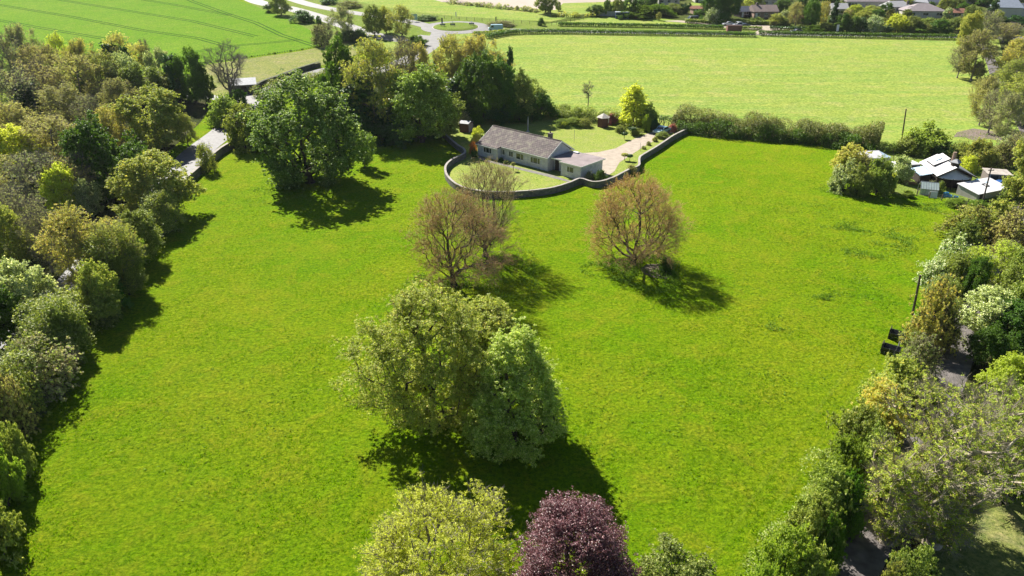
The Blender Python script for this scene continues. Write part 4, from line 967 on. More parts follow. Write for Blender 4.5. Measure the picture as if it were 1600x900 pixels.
trees('trees of the wood left of the lane', [
 ('grey', 10, 50, 150, 60, 'grey twiggy tree against the crop field at the top left corner'),
 ('grey', 36, 37, 140, 56, 'tallest bare looking twiggy tree in front of the crop field'),
 ('brown', 62, 66, 165, 70, 'brown budding tree right below the tallest twiggy one by the crop field'),
 ('yellow', 92, 52, 138, 46, 'yellow green rounded treetop at the crop field edge'),
 ('gold', 130, 60, 142, 50, 'pale gold treetop between two yellowish crowns at the crop edge'),
 ('gold', 188, 52, 132, 62, 'pale gold budding tree with dark ivied stems at the crop edge'),
 ('ivy', 172, 66, 138, 24, 'small dark ivied stem in front of the pale gold crop edge tree'),
 ('ivy', 200, 70, 140, 16, 'slim ivied stem right of centre under the pale gold tree'),
 ('grey', 227, 60, 126, 20, 'slender bare tree standing alone before the crop field'),
 ('silver', 250, 74, 150, 40, 'pale rimmed tree left of the tall dark ivy columns'),
 ('ivy', 273, 82, 160, 26, 'tall dark ivy column left of the rounded dark green one'),
 ('dark', 297, 76, 162, 44, 'tall rounded dark green tree at the right end of the wood'),
 ('dark', 316, 104, 162, 26, 'lower dark green tree at the right shoulder of the wood'),
 ('mid', 262, 112, 158, 50, 'mid green hedge like tree before the dark ivy columns'),
 ('grey', 24, 104, 205, 80, 'wide grey brown crown over a dark stem near the left edge'),
 ('brown', 56, 92, 192, 80, 'broad brownish crown with an ivied trunk left of the wood middle'),
 ('ivy', 44, 128, 205, 34, 'ivied trunk showing through the broad brownish crown'),
 ('brown', 118, 82, 178, 76, 'brown budding crown in the upper middle of the wood'),
 ('olive', 158, 78, 165, 60, 'olive crown above the dark evergreen in the upper wood'),
 ('dark', 142, 106, 168, 46, 'small dark evergreen in the upper middle of the wood'),
 ('silver', 190, 84, 160, 52, 'grey green rounded tree left of the mid green row'),
 ('mid', 218, 98, 165, 56, 'mid green tree behind the big round olive tree'),
 ('brown', 185, 122, 200, 60, 'russet olive crown beside the small dark evergreen'),
 ('brown', 100, 128, 215, 80, 'dull brown crown in the middle of the wood'),
 ('grey', 140, 148, 228, 60, 'grey brown twiggy crown left of the yellowish brown one'),
 ('olive', 238, 138, 232, 92, 'large round olive tree with ivied stem near the sunlit road'),
 ('olive', 288, 178, 228, 34, 'small pale olive tree at the sunlit road edge'),
 ('gold', 172, 162, 236, 56, 'yellowish brown crown above the biggest dark tree of the wood'),
 ('brown', 20, 160, 255, 74, 'brown crown above the yellow green one at the left edge'),
 ('brown', 76, 178, 262, 90, 'wide brown olive crown left of the biggest dark tree'),
 ('yellow', 18, 196, 275, 66, 'yellow green crown touching the left photo edge'),
 ('dark', 160, 186, 312, 104, 'biggest dark green tree of the wood, deep shade beside it'),
 ('grey', 55, 235, 335, 100, 'greyish brown crown below the yellow green edge tree'),
 ('brown', 112, 240, 330, 70, 'brownish crown hugging the biggest dark tree on its left'),
 ('yellow', 92, 258, 340, 56, 'bright yellow green patch of crown left of the small pale tree'),
 ('grey', 22, 290, 395, 84, 'bare twigged crown over green at the left edge, halfway down'),
 ('silver', 136, 280, 340, 36, 'small pale green tree at the foot of the biggest dark tree'),
 ('olive', 2, 320, 430, 70, 'olive crown cut by the left edge above the blossoming tree'),
 ('grey', 62, 315, 425, 64, 'thin bare tree between the edge crown and the gold one'),
 ('silver', 18, 408, 520, 92, 'pale silvery flowering tree at the left edge beside the lane'),
 ('dark', -40, 440, 560, 100, 'dark green crown at the left edge below the silvery one'),
 ('brown', -30, 230, 330, 90, 'brown crown cut off by the left photo edge'),
 ('mid', -40, 130, 230, 90, 'mid green crown cut off by the left edge near the top'),
])
trees('trees between the lane and the pasture', [
 ('olive', 237, 238, 338, 104, 'round olive gold tree where the lane meets the pasture corner'),
 ('gold', 118, 325, 452, 108, 'broad olive gold tree overhanging the lane at the left'),
 ('olive', 176, 345, 458, 84, 'olive tree next to the broad olive gold one over the lane'),
 ('mid', 212, 328, 408, 58, 'mid green tree below the round olive gold one'),
 ('olive', 256, 300, 362, 44, 'lower olive tree tucked in front of the round olive gold one'),
 ('mid', 190, 378, 460, 50, 'mid green tree at the pasture side of the broad olive gold pair'),
 ('olive', 150, 410, 500, 56, 'olive tree right above the dark rounded bush'),
])
shrubs('bushes between the lane and the pasture', [
 ('bright', 186, 362, 430, 50, 'bright green bush between the olive tree and its neighbour'),
 ('hedge', 245, 318, 365, 50, 'green bush at the foot of the round olive gold tree'),
 ('hedge', 128, 442, 508, 88, 'dark rounded green bush under the olive gold tree'),
 ('hedge', 100, 478, 556, 62, 'rounded mid green bush right of the silvery shrubs'),
 ('silver', 78, 490, 560, 62, 'pale silvery green bush with the lane showing above it'),
 ('grey', 60, 528, 612, 92, 'greyish flowering bush lower down beside the lane'),
 ('olive', 20, 572, 655, 66, 'olive bush below the greyish flowering one'),
 ('brown', 8, 590, 690, 50, 'brownish bush at the left edge under the lane'),
 ('hedge', 4, 655, 745, 54, 'green bush at the left photo edge, lowest but one'),
 ('bright', -10, 690, 790, 56, 'bright green bush at the very bottom of the left hedgerow'),
 ('hedge', -50, 760, 880, 90, 'green bush cut off at the lower left edge'),
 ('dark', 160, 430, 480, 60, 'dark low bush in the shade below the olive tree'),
 ('green', 352, 150, 196, 46, 'light green bush at the right of the sunlit road'),
 ('hedge', 378, 166, 232, 56, 'green bush between the road wall and the huge spreading tree'),
 ('olive', 322, 226, 268, 28, 'little dark stemmed bush by the road wall'),
 ('dark', 373, 140, 163, 24, 'dark bush at the foot of the leafless tree'),
 ('green', 403, 176, 236, 36, 'light green bush against the left flank of the huge spreading tree'),
])
trees('trees of the copse behind the bungalow', [
 ('dark', 527, 62, 200, 62, 'dark green tall tree at the left end of the copse'),
 ('olive', 582, 60, 212, 90, 'tall olive topped tree in the left part of the copse'),
 ('ivy', 560, 110, 215, 60, 'dark ivied lower tree inside the left of the copse'),
 ('green', 656, 104, 222, 106, 'bright green broad tree in front of the copse'),
 ('mid', 690, 128, 215, 60, 'mid green tree at the right flank of the bright broad one'),
 ('brown', 632, 56, 150, 56, 'brown budding crown behind the bright green broad tree'),
 ('gold', 655, 66, 150, 40, 'small golden crown behind the copse near the road'),
 ('spire', 680, 82, 138, 16, 'dark slim conifer between the airy golden trees'),
 ('gold', 706, 50, 158, 66, 'airy golden budding tree with bare pale stems'),
 ('gold', 748, 54, 160, 76, 'wide golden tree at the field corner of the copse'),
 ('dark', 752, 82, 190, 70, 'dark green full tree in front of the wide golden one'),
 ('spire', 797, 70, 178, 20, 'dark green narrow column tree at the field edge'),
 ('dark', 788, 94, 188, 56, 'dark green tree at the foot of the narrow column tree'),
 ('mid', 820, 112, 184, 56, 'mid green tree at the right end of the copse'),
 ('ivy', 620, 150, 215, 60, 'deep shaded tree between the copse front and its middle'),
 ('ivy', 716, 120, 190, 46, 'dark ivied tree behind the little brown shed'),
])
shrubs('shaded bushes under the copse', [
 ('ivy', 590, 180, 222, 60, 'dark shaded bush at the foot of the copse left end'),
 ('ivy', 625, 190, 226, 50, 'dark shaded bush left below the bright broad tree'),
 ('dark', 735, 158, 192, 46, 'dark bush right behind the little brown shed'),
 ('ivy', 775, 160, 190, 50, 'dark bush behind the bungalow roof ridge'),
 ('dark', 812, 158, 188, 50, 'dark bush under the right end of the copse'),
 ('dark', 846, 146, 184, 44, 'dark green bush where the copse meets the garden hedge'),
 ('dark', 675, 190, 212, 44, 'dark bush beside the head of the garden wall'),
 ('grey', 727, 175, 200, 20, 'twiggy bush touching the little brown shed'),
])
# ---------------------------------------------------------------- hedges: long masses of leaves on stems
def hedge(pix, width, h, leaf, label, dens=55, lsize=.24, hvar=.3, seed=3, clip=False, name='hedge'):
    rng = np.random.default_rng(seed)
    P = smoothline([Vector((g.x, g.y, 0)) for g in (G(*q) for q in pix)], 4)
    A = np.array([[p.x, p.y] for p in P]); d = np.diff(A, axis=0); L = np.hypot(*d.T); cum = np.concatenate([[0], np.cumsum(L)]); tot = cum[-1]
    ph = rng.uniform(0, 6.28, 5)
    def at(s):
        i = np.clip(np.searchsorted(cum, s) - 1, 0, len(L)-1); t = (s - cum[i]) / L[i]
        q = A[i] + d[i] * t[:, None]; nrm = np.stack([-d[i][:, 1], d[i][:, 0]], 1) / L[i][:, None]; return q, nrm
    def hh(s): return h * (1 + (0 if clip else hvar) * (np.sin(s*.55+ph[0])*.4 + np.sin(s*1.3+ph[1])*.3 + np.sin(s*2.9+ph[2])*.25) + (0.03 if clip else 0)*np.sin(s*3))
    g0_ = Vector((P[0].x, P[0].y, T(0, P[0].y)))
    n = int(tot * dens * (width + 2*h) / 3)
    if clip:
        s = rng.uniform(0, tot, n); q, nr = at(s); H1 = hh(s); th = rng.uniform(0, math.pi, n)
        cx = np.cos(th); sz = np.sin(th); cx = np.sign(cx) * np.abs(cx) ** .35; sz = np.abs(sz) ** .35
        rr = rng.uniform(.72, 1.04, n); off = cx * width/2 * rr; z = H1 * (.12 + .88*sz*rr)
        pos = np.stack([q[:, 0] + nr[:, 0]*off, q[:, 1] + nr[:, 1]*off, z], 1) + rng.normal(size=(n, 3)) * .03
        out = np.stack([nr[:, 0]*cx, nr[:, 1]*cx, sz], 1)
    else:
        nb = max(6, int(tot * (width + h) / 3.2)); sc_ = rng.uniform(0, tot, nb); oc = rng.normal(size=nb) * width * .22
        rc = rng.uniform(.32, .62, nb) * min(width, h); zc_ = np.clip(hh(sc_) * rng.uniform(.25, 1.05, nb) - rc*.6, .2, None)
        k = rng.integers(0, nb, n); dv = rng.normal(size=(n, 3)); dv /= np.linalg.norm(dv, axis=1, keepdims=True); dv[:, 2] = np.abs(dv[:, 2]) * .9 - .25
        f = rng.uniform(.55, 1.08, n) ** .6
        q, nr = at(np.clip(sc_[k] + dv[:, 0]*rc[k]*f*1.3, 0, tot)); off = oc[k] + dv[:, 1]*rc[k]*f; z = zc_[k] + dv[:, 2]*rc[k]*f*1.2
        pos = np.stack([q[:, 0] + nr[:, 0]*off, q[:, 1] + nr[:, 1]*off, z], 1) + rng.normal(size=(n, 3)) * .1
        out = np.stack([nr[:, 0]*dv[:, 1], nr[:, 1]*dv[:, 1], np.clip(dv[:, 2], 0, 1)], 1)
    pos[:, 2] = np.clip(pos[:, 2], .05, None)
    pos[:, 2] += np.maximum(0, (pos[:, 1] - Y0) * SLOPE) - g0_.z; pos[:, 0] -= g0_.x; pos[:, 1] -= g0_.y
    V, Q = leaves(rng, pos, out, lsize)
    # woody inside
    m = max(4, int(tot / .8)); s = np.linspace(0.2, tot-.2, m); q, nr = at(s); b = np.stack([q[:, 0]-g0_.x, q[:, 1]-g0_.y, np.maximum(0, (q[:, 1]-Y0)*SLOPE)-g0_.z], 1)
    k = np.repeat(np.arange(m), 5); tp = b[k] + np.stack([rng.normal(size=len(k))*width*.22, rng.normal(size=len(k))*width*.22, hh(s)[k] * rng.uniform(.6, .92, len(k))], 1)
    W_ = frusta(b[k], tp, np.full(len(k), .05), np.full(len(k), .015), 4)
    e = empty(name, g0_, 0, label, 'hedge')
    link('foliage', rawmesh('hedge_foliage', V, Q), leaf, e); st = link('stems', rawmesh('hedge_stems', *W_), BARK, e)
    return e
hedge([(1052,201),(1085,205),(1130,209),(1190,214),(1250,220),(1310,226),(1370,231)], 4.6, 4.3, LM['mixhedge'], 'long loose bushy hedge dividing the pasture from the far field', 420, .19, .3, 5)
hedge([(1060,206),(1120,212),(1200,219),(1290,228),(1365,235)], 3.0, 2.8, LM['dark'], 'lower dark green hedge along the pasture side of the long loose hedge', 260, .19, .4, 6, name='hedge')
hedge([(402,154),(440,141),(480,129),(520,120),(560,108)], 3.2, 2.8, LM['hedge'], 'leafy hedge on the near side of the lane behind the huge spreading tree', 90, .24, .4, 34)
hedge([(1372,235),(1405,238),(1440,243),(1480,242),(1520,244)], 2.6, 2.2, LM['hedge'], 'dark bushy hedge at the back of the yard with the sheds', 220, .17, .4, 33)
hedge([(852,178),(880,183),(910,187),(945,191),(968,193)], 3.6, 2.8, LM['hedge'], 'green hedge behind the back lawn from the copse to the yellow tree', 300, .19, .4, 7)
hedge([(1022,195),(1040,197),(1060,199)], 1.6, 2.2, LM['ivy'], 'dark clipped evergreen hedge end behind the parked car', 90, .2, .1, 8, clip=True)
hedge([(760,61),(800,54),(860,52.5),(960,54),(1100,56),(1180,57.5)], 2.4, 1.5, LM['dark'], 'long low clipped hedge on the near side of the east road, left part', 75, .34, .1, 9, clip=True)
hedge([(1185,55.5),(1240,57),(1320,58.5),(1400,60),(1500,62)], 2.4, 1.6, LM['dark'], 'long low clipped hedge on the near side of the east road, right part', 75, .34, .1, 10, clip=True)
hedge([(740,56),(770,55),(800,51)], 4.5, 1.2, LM['hedge'], 'wide clipped bank of hedge beside the roundabout exit', 70, .42, .1, 19, clip=True)
hedge([(872,40.5),(960,42),(1040,43.5),(1130,45.5)], 2.0, 1.3, LM['dark'], 'low hedge on the far side of the east road below the paddock', 60, .42, .15, 11, clip=True)
hedge([(1150,46),(1175,46.5),(1190,47)], 2.0, 1.1, LM['hedge'], 'short low hedge by the village parking entrance', 60, .42, .15, 12, clip=True)
hedge([(1203,46.5),(1240,47.5),(1290,48.5)], 2.0, 1.2, LM['ivy'], 'dark low hedge behind the black car on the east road', 60, .42, .15, 13, clip=True)
hedge([(1070,36),(1110,37),(1150,38),(1212,39)], 2.6, 1.4, LM['hedge'], 'garden hedge between the round bush and the brown roofed bungalow', 60, .45, .2, 14, clip=True)
hedge([(700,5),(740,9),(790,14),(840,19)], 5, 1.6, LM['grey'], 'scrubby grey green hedge between the bare field and the field below', 14, .6, .4, 15)
hedge([(862,26),(895,27),(930,26),(942,22)], 3, 2.0, LM['olive'], 'overgrown hedge rising left of the grey fence by the paddock', 20, .5, .4, 16)
hedge([(302,101),(380,91),(470,78),(500,73)], .8, .5, LM['weed'], 'thin dark strip of weeds along the lower crop field boundary', 20, .3, .4, 17)
hedge([(1500,330),(1520,345)], 3, 1.6, LM['olive'], 'short olive hedge below the low sloping roofed shed', 60, .2, .3, 18)
hedge([(262,345),(222,405),(182,452),(142,498),(104,548),(64,608),(24,665),(-20,722),(-70,800)], 3.4, 5.6, LM['hedge'], 'unbroken scrubby hedge under the trees between the lane and the pasture', 260, .17, .45, 31)
hedge([(1492,418),(1468,470),(1446,525),(1415,590),(1378,655),(1340,715),(1290,795),(1240,870),(1205,930)], 3.4, 2.6, LM['hedge'], 'unbroken low hedge under the bushes along the right side of the pasture', 300, .12, .45, 32)
# ---------------------------------------------------------------- garden plants
p, h, r = sp(992, 130, 196, 52)
hero('goldcon', 'golden_tree', p, 'tall bright yellow green tree behind the drive and summerhouse', LM['yellow'], BARKGREY, seed=161, R_=r*1.05, H_=h, zb=.6, prof='cone', lumps=90, N_=600, nleaf=45, lsize=.24, spread=.3, shell=.4, amp=.2, lumpr=.12, tr=.18)
shrubs('garden bushes', [
 ('green', 1012, 160, 196, 26, 'green bush at the right foot of the tall yellow tree'),
 ('pink', 958, 178, 194, 18, 'pinkish bush right behind the summerhouse'),
 ('bright', 1011, 180, 206, 14, 'small upright light green bush left of the parked car'),
 ('pink', 1052, 194, 206, 14, 'pink flowering shrub beside the parked car'),
 ('ivy', 1022, 184, 204, 14, 'dark bush right behind the parked car bonnet'),
 ('gold', 745, 210, 224, 15, 'yellow cushion shrub left of the bungalow gable'),
 ('yellow', 746, 198, 213, 16, 'pale yellow shrub beside the small red brown shed'),
 ('orange', 739, 222, 240, 11, 'orange red leaved shrub at the left corner of the bungalow'),
 ('dark', 741, 232, 246, 9, 'small dark shrub below the orange red one'),
 ('bright', 878, 186, 198, 20, 'bright rockery shrub at the left of the mound'),
 ('bright', 897, 184, 197, 30, 'bright low shrub on the middle of the rockery mound'),
 ('yellow', 881, 190, 200, 10, 'tiny yellow cushion at the front of the rockery mound'),
 ('olive', 912, 185, 198, 22, 'olive shrub at the right end of the rockery mound'),
 ('blossom', 891, 178, 187, 10, 'little white flowering shrub behind the rockery mound'),
 ('hedge', 969, 196, 207, 16, 'low green shrub between the summerhouse and the drive'),
 ('hedge', 996, 200, 211, 18, 'low green shrub at the head of the drive'),
 ('hedge', 1036, 206, 216, 20, 'low grey green shrub on the verge before the parked car'),
 ('olive', 1023, 214, 221, 8, 'first tiny shrub along the drive verge, nearest the car'),
 ('olive', 1014, 221, 227, 7, 'second tiny shrub along the drive verge'),
 ('olive', 1006, 228, 233, 7, 'third tiny shrub along the drive verge, lowest one'),
 ('grey', 922, 268, 282, 14, 'greyish shrub against the garage end wall'),
 ('dark', 938, 266, 284, 18, 'dark shrub in the corner between garage and curved wall'),
 ('dark', 702, 196, 206, 22, 'dark shrub left of the small red brown shed'),
 ('bright', 692, 196, 204, 16, 'bright weeds at the head of the garden wall'),
 ('brown', 988, 258, 272, 16, 'brown climber on the bend of the wall beside the drive'),
 ('dark', 783, 246, 252, 6, 'tiny dark plant at the inner corner of the bungalow front'),
 ('dark', 791, 250, 256, 8, 'tiny dark plants under the bungalow bathroom windows'),
])
def topiary(px, py, ty, w_, label, two=None):
    p, h, r = spot(px, ty, py, w_)
    e = empty('topiary_tree', p, 0, label, 'topiary')
    rng = np.random.default_rng(int(px)); m = 1500; th = rng.uniform(0, 6.283, m); ph = np.arccos(rng.uniform(-1, 1, m)); f = rng.uniform(.7, 1, m)
    pos = np.stack([np.cos(th)*np.sin(ph)*r*f, np.sin(th)*np.sin(ph)*r*f, h*.78 + np.cos(ph)*h*.2*f], 1); o = np.stack([np.cos(th)*np.sin(ph), np.sin(th)*np.sin(ph), np.cos(ph)], 1)
    link('crown', rawmesh('topiary_leaves', *leaves(rng, pos, o, .14)), LM['ivy'] if not two else LM['brown'], e)
    MB().tube((0, 0, -.1), (.05, 0, h*.65), .06, .04, 6).build('trunk', BARK, e)
topiary(975.5, 218, 206.5, 10, 'smaller dark ball headed topiary tree at the drive edge')
topiary(988, 212, 198, 13, 'wider dark mushroom headed topiary tree near the drive head')
topiary(976, 251, 239, 11, 'brown flat headed topiary tree on the verge below the drive', True)
topiary(984, 252, 241, 10, 'dark topiary tree next to the brown flat headed one')
topiary(802, 267, 253, 7, 'spindly pink leaved sapling on the front lawn', True)
p, h, r = spot(825, 182, 206, 8)
e = empty('garden_statue', p, 0, 'pale grey weathered column like garden ornament behind the bungalow roof', 'ornament')
MB().lathe([(.28, 0), (.3, .2), (.16, .3), (.13, 1.5), (.2, 1.7), (.16, 2.2), (.05, h)], 10).build('shaft', LEAD, e); MB().lathe([(.42, -.05), (.42, .12)], 10, (0, 0, -.0)).build('plinth', CONCRETE, e)
def mound():
    g = G(891, 196); m = MB(); m.lathe([(7.2, -.1), (6.2, .25), (4.5, .6), (2.5, .85), (.3, .95)], 24, (0, 0, 0))
    o = m.build('rockery_mound', VERGE); o.location = g; o.scale = (.62, .5, 1); o['kind'] = 'structure'
mound()
# ---------------------------------------------------------------- right hand hedgerow and yard plants
shrubs('bushes around the yard', [
 ('gold', 1328, 228, 268, 46, 'yellow olive bush at the left end of the yard'),
 ('brown', 1350, 244, 274, 24, 'brown grey twiggy bush in front of the small cabin'),
 ('silver', 1322, 252, 300, 40, 'pale rimmed grey green bush at the lower left corner of the yard'),
 ('hedge', 1345, 256, 304, 36, 'dull green bush in the middle of the yard bushes'),
 ('green', 1376, 249, 304, 42, 'largest green bush left of the white work table'),
 ('silver', 1410, 246, 284, 30, 'pale flowering bush between the touring caravan and the table'),
 ('yellow', 1394, 272, 300, 12, 'small yellow green shrub touching the white work table'),
 ('green', 1448, 193, 240, 54, 'bright green bush beside the tall telegraph pole'),
 ('hedge', 1420, 214, 240, 36, 'low green bush left of the bright green one by the tall pole'),
 ('ivy', 1475, 224, 246, 34, 'dark shaded bush behind the cupola of the white roofed shed'),
 ('olive', 1500, 222, 250, 28, 'olive shrub behind the chimney of the white roofed shed'),
 ('olive', 1532, 220, 262, 42, 'round olive bush behind the flat roofed hut'),
 ('brown', 1562, 224, 260, 36, 'brownish scrub between the round olive bush and the hut roof'),
 ('silver', 1578, 214, 254, 36, 'pale brambly scrub beside the bare earth patch'),
 ('yellow', 1515, 244, 268, 24, 'yellow green weeds left of the flat roofed hut'),
 ('hedge', 1592, 268, 316, 40, 'green bush at the right end of the yard beside the low sloping roofed shed'),
 ('hedge', 1470, 284, 300, 12, 'small pale shrub before the left post of the black shed'),
 ('grey', 1455, 283, 299, 14, 'dry flower shrub behind the greenhouse'),
 ('dark', 1041, 404, 426, 20, 'dark green clump on the bare earth beside the lone tree'),
 ('weed', 1500, 312, 324, 34, 'low grey green weeds along the lower yard fence'),
 ('weed', 1530, 314, 330, 34, 'low weeds in front of the sloping roofed shed'),
 ('bright', 1420, 298, 308, 16, 'tuft of bright growth left of the greenhouse'),
])
shrubs('bushes of the right hedgerow', [
 ('olive', 1520, 322, 372, 66, 'olive bush directly below the low sloping roofed shed'),
 ('olive', 1565, 318, 378, 60, 'wide olive bush right below the low sloping roofed shed'),
 ('brown', 1590, 330, 400, 60, 'brown twiggy bush at the right edge below the sloping roofed shed'),
 ('hedge', 1510, 345, 405, 50, 'mid green bush above the white blossoming one'),
 ('blossom', 1492, 370, 424, 44, 'white blossoming hawthorn bush at the pasture side'),
 ('blossom', 1464, 408, 446, 44, 'lower white flecked hawthorn beside the short weathered pole'),
 ('hedge', 1500, 398, 456, 44, 'green bush beside the white blossoming hawthorn'),
 ('gold', 1464, 440, 548, 60, 'tall yellowish bush behind the short weathered pole'),
 ('olive', 1478, 470, 545, 44, 'olive bush on the track side of the tall yellowish one'),
 ('grey', 1438, 528, 592, 54, 'grey twiggy bush just below the feed troughs'),
 ('olive', 1408, 566, 640, 76, 'olive bush below the grey twiggy one'),
 ('olive', 1440, 590, 660, 60, 'olive bush leaning to the track above the willows'),
 ('gold', 1378, 604, 690, 74, 'yellow olive bush where the fence bends'),
 ('hedge', 1345, 640, 730, 76, 'green bush left of the willows, first in the row'),
 ('hedge', 1375, 668, 760, 60, 'dark green bush between the row and the willows'),
 ('bright', 1322, 690, 775, 64, 'brighter green bush in the middle of the lower hedgerow'),
 ('hedge', 1298, 735, 828, 68, 'green bush with dark gaps in the lower hedgerow'),
 ('dark', 1325, 745, 835, 50, 'dark green bush on the track side of the lower hedgerow'),
 ('hedge', 1268, 782, 880, 76, 'green bush third from the bottom of the right hedgerow'),
 ('dark', 1292, 800, 890, 50, 'dark bush beside the shaded mouth of the track'),
 ('bright', 1232, 832, 935, 84, 'bright green bush at the lower end of the right hedgerow'),
 ('hedge', 1272, 860, 950, 64, 'last green bush at the bottom edge beside the track'),
 ('bright', 1190, 888, 985, 60, 'bright sprigs at the bottom edge left of the hedgerow'),
 ('hedge', 1428, 846, 935, 64, 'green bush at the bottom edge right of the track mouth'),
 ('olive', 1395, 880, 960, 40, 'straw coloured shrub at the bottom edge beside the track'),
])
trees('trees and bushes beyond the track', [
 ('yellow', 1568, 378, 452, 76, 'bright yellow green gorse like bush beyond the track'),
 ('hedge' if False else 'mid', 1600, 400, 480, 60, 'mid green crown at the right edge beside the yellow gorse like bush'),
 ('silver', 1548, 450, 528, 76, 'pale leaved bush arching over the track'),
 ('dark', 1590, 470, 550, 70, 'dark green bush at the right edge beyond the pale leaved one'),
 ('dark', 1558, 512, 578, 60, 'dark green bush low beside the lit patch of the track'),
 ('yellow', 1582, 558, 630, 66, 'light yellow green tree at the right edge above the willows'),
 ('dark', 1530, 400, 470, 36, 'narrow dark crown over the track below the olive bushes'),
 ('brown', 1530, 46, 126, 54, 'brown ivied tree at the right corner of the far field'),
 ('grey', 1505, 62, 122, 36, 'bare branched tree leaning into the far field corner'),
 ('dark', 1530, 95, 122, 18, 'ivied stem at the foot of the brown ivied tree'),
 ('olive', 1518, 18, 76, 34, 'tall olive tree by the road end at the upper right'),
 ('grey', 1545, 16, 72, 40, 'tall grey twigged tree in front of the blue grey house'),
 ('brown', 1572, 34, 66, 50, 'brownish thicket in front of the blue grey house'),
 ('gold', 1594, 56, 135, 64, 'yellow flowering crown at the right edge beside the upper track'),
 ('olive', 1585, 92, 160, 60, 'olive crown at the right edge above the upper track bend'),
 ('olive', 1606, 112, 195, 76, 'large olive crown cut by the right edge beside the upper track'),
 ('brown', 1543, 118, 196, 36, 'brown red bush along the right end of the far field'),
 ('grey', 1556, 138, 208, 44, 'grey brown bush above the bare earth patch'),
 ('dark', 1548, 115, 138, 16, 'little dark round bush beside the upper track'),
 ('grey', 1580, 145, 222, 44, 'dark grey twiggy tree overhanging the upper track'),
 ('brown', 1530, 120, 170, 24, 'thin brown bush at the far field right margin'),
 ('brown', 1596, 205, 262, 50, 'brown scrub at the right edge above the yard'),
 ('olive', 1650, 180, 330, 90, 'olive crown outside the right photo edge beside the yard'),
 ('mid', 1660, 330, 520, 100, 'mid green crown outside the right edge beyond the track'),
 ('mid', 1690, 520, 720, 120, 'mid green crown outside the right edge beyond the willows'),
])
# ---------------------------------------------------------------- the village edge
RM = {'pinkgrey': plain('grey_pink_roof', (0.30, 0.26, 0.27), .85, var=.15), 'brown': plain('brown_roof', (0.24, 0.19, 0.175), .85, var=.2), 'blue': plain('blue_grey_roof', (0.24, 0.28, 0.34), .7, var=.12),
      'pale': plain('pale_grey_roof', (0.42, 0.42, 0.43), .8, var=.12), 'red': plain('red_tiled_roof', (0.30, 0.14, 0.09), .85, var=.2), 'slate': plain('slate_roof', (0.17, 0.185, 0.23), .6, var=.15)}
RENDERW = plain('cream_render', (0.55, 0.52, 0.46), .85, var=.08); BRICKW = plain('buff_brick', (0.33, 0.23, 0.18), .85, var=.15)
def house(x, yb, L, D, rz, eave, ridge, rm, wm, label, hip=0.0, chim=(.5,), name='house', catg='house', wins=3, door=True):
    g = G(x, yb); e = empty(name, g, rz, label, catg, 'houses at the village edge')
    MB().box(-L/2, L/2, 0, D, -.3, eave).build('wall', wm, e) if hip > .01 else MB().box(-L/2, L/2, 0, D, -.3, eave).prism([(-L/2, .0, eave+.001), (-L/2, D, eave+.001), (-L/2, D/2, ridge-.12)], (L, 0, 0)).build('wall', wm, e)
    o = .35; r = MB(); a = hip * L/2
    P = [(-L/2-o, -o, eave), (L/2+o, -o, eave), (L/2+o, D+o, eave), (-L/2-o, D+o, eave), (-L/2-o+a+ (o if hip else 0), D/2, ridge), (L/2+o-a-(o if hip else 0), D/2, ridge)]
    P2 = [(p[0], p[1], p[2]+.16) for p in P]
    r.add(P2 + P[:4], [(0,1,5,4), (1,2,5), (2,3,4,5), (3,0,4), (0,6,7,1), (1,7,8,2), (2,8,9,3), (3,9,6,0), (6,9,8,7)])
    rf = r.build('roof', rm, e)
    for c in chim: MB().box(-L/2+L*c-.35, -L/2+L*c+.35, D/2-.3, D/2+.3, ridge-.5, ridge+1.0).build('chimney', BRICK, rf)
    for i in range(wins):
        l0 = -L/2 + L*(i+.28)/wins; window(e, l0, l0 + L/wins*.44, 0, .95, 2.05, (.5,))
    if door:
        d = MB().box(-L/2+.5, -L/2+1.35, -.05, -.004, 0, 2.05).build('door', DARKWOOD if wm is RENDERW else WHITE, e)
    return e
house(1196, 29, 9.5, 7.0, R(4), 2.4, 4.6, RM['brown'], BRICKW, 'small brown roofed brick bungalow behind the garden hedge near the parked white cars', .0, (.2,))
house(1098, 22, 8.0, 4.0, R(6), 1.9, 2.9, RM['red'], BRICKW, 'low red brown outbuilding behind the dark parked vehicle', 0, (), 'outbuilding', 'outbuilding', 2)
house(1445, 28.5, 15.0, 9.0, R(-6), 2.5, 5.0, RM['pinkgrey'], RENDERW, 'wide bungalow with a grey pink hipped roof at the upper right', .75, (.1,))
house(1405, 22, 9.0, 7.0, R(10), 2.6, 4.6, RM['pale'], RENDERW, 'pale house with a light grey roof left of the wide hipped bungalow', .3, ())
house(1355, 13, 17.0, 7.5, R(-3), 2.5, 4.8, RM['pinkgrey'], RENDERW, 'long grey roofed bungalow behind the yellowish trees', 0, (.8,))
house(1312, 25, 6.0, 6.0, R(0), 2.5, 4.4, RM['pale'], RENDERW, 'white gable end right of the dark conical tree', 0, (), wins=1)
house(1460, 15, 8.0, 8.0, R(20), 2.6, 5.4, RM['slate'], RENDERW, 'blue slate roofed house behind the wide hipped bungalow', 0.3, ())
house(1572, 31, 9.0, 9.0, R(-20), 4.3, 7.2, RM['blue'], RENDERW, 'tall house with a big blue grey roof near the right edge', .35, (), wins=2)
house(1592, 26, 10.0, 6.0, R(8), 2.6, 4.6, RM['slate'], RENDERW, 'low blue grey roofed house at the right edge beside the tall one', 0, ())
house(1207, 10, 9.0, 7.0, R(8), 2.5, 4.8, RM['slate'], RENDERW, 'slate roofed house behind the small brown roofed bungalow', 0, (.7,))
house(1100, 4, 8.0, 6.0, R(0), 2.4, 4.2, RM['pale'], RENDERW, 'pale greenish building at the top edge over the small garden lawn', 0, ())
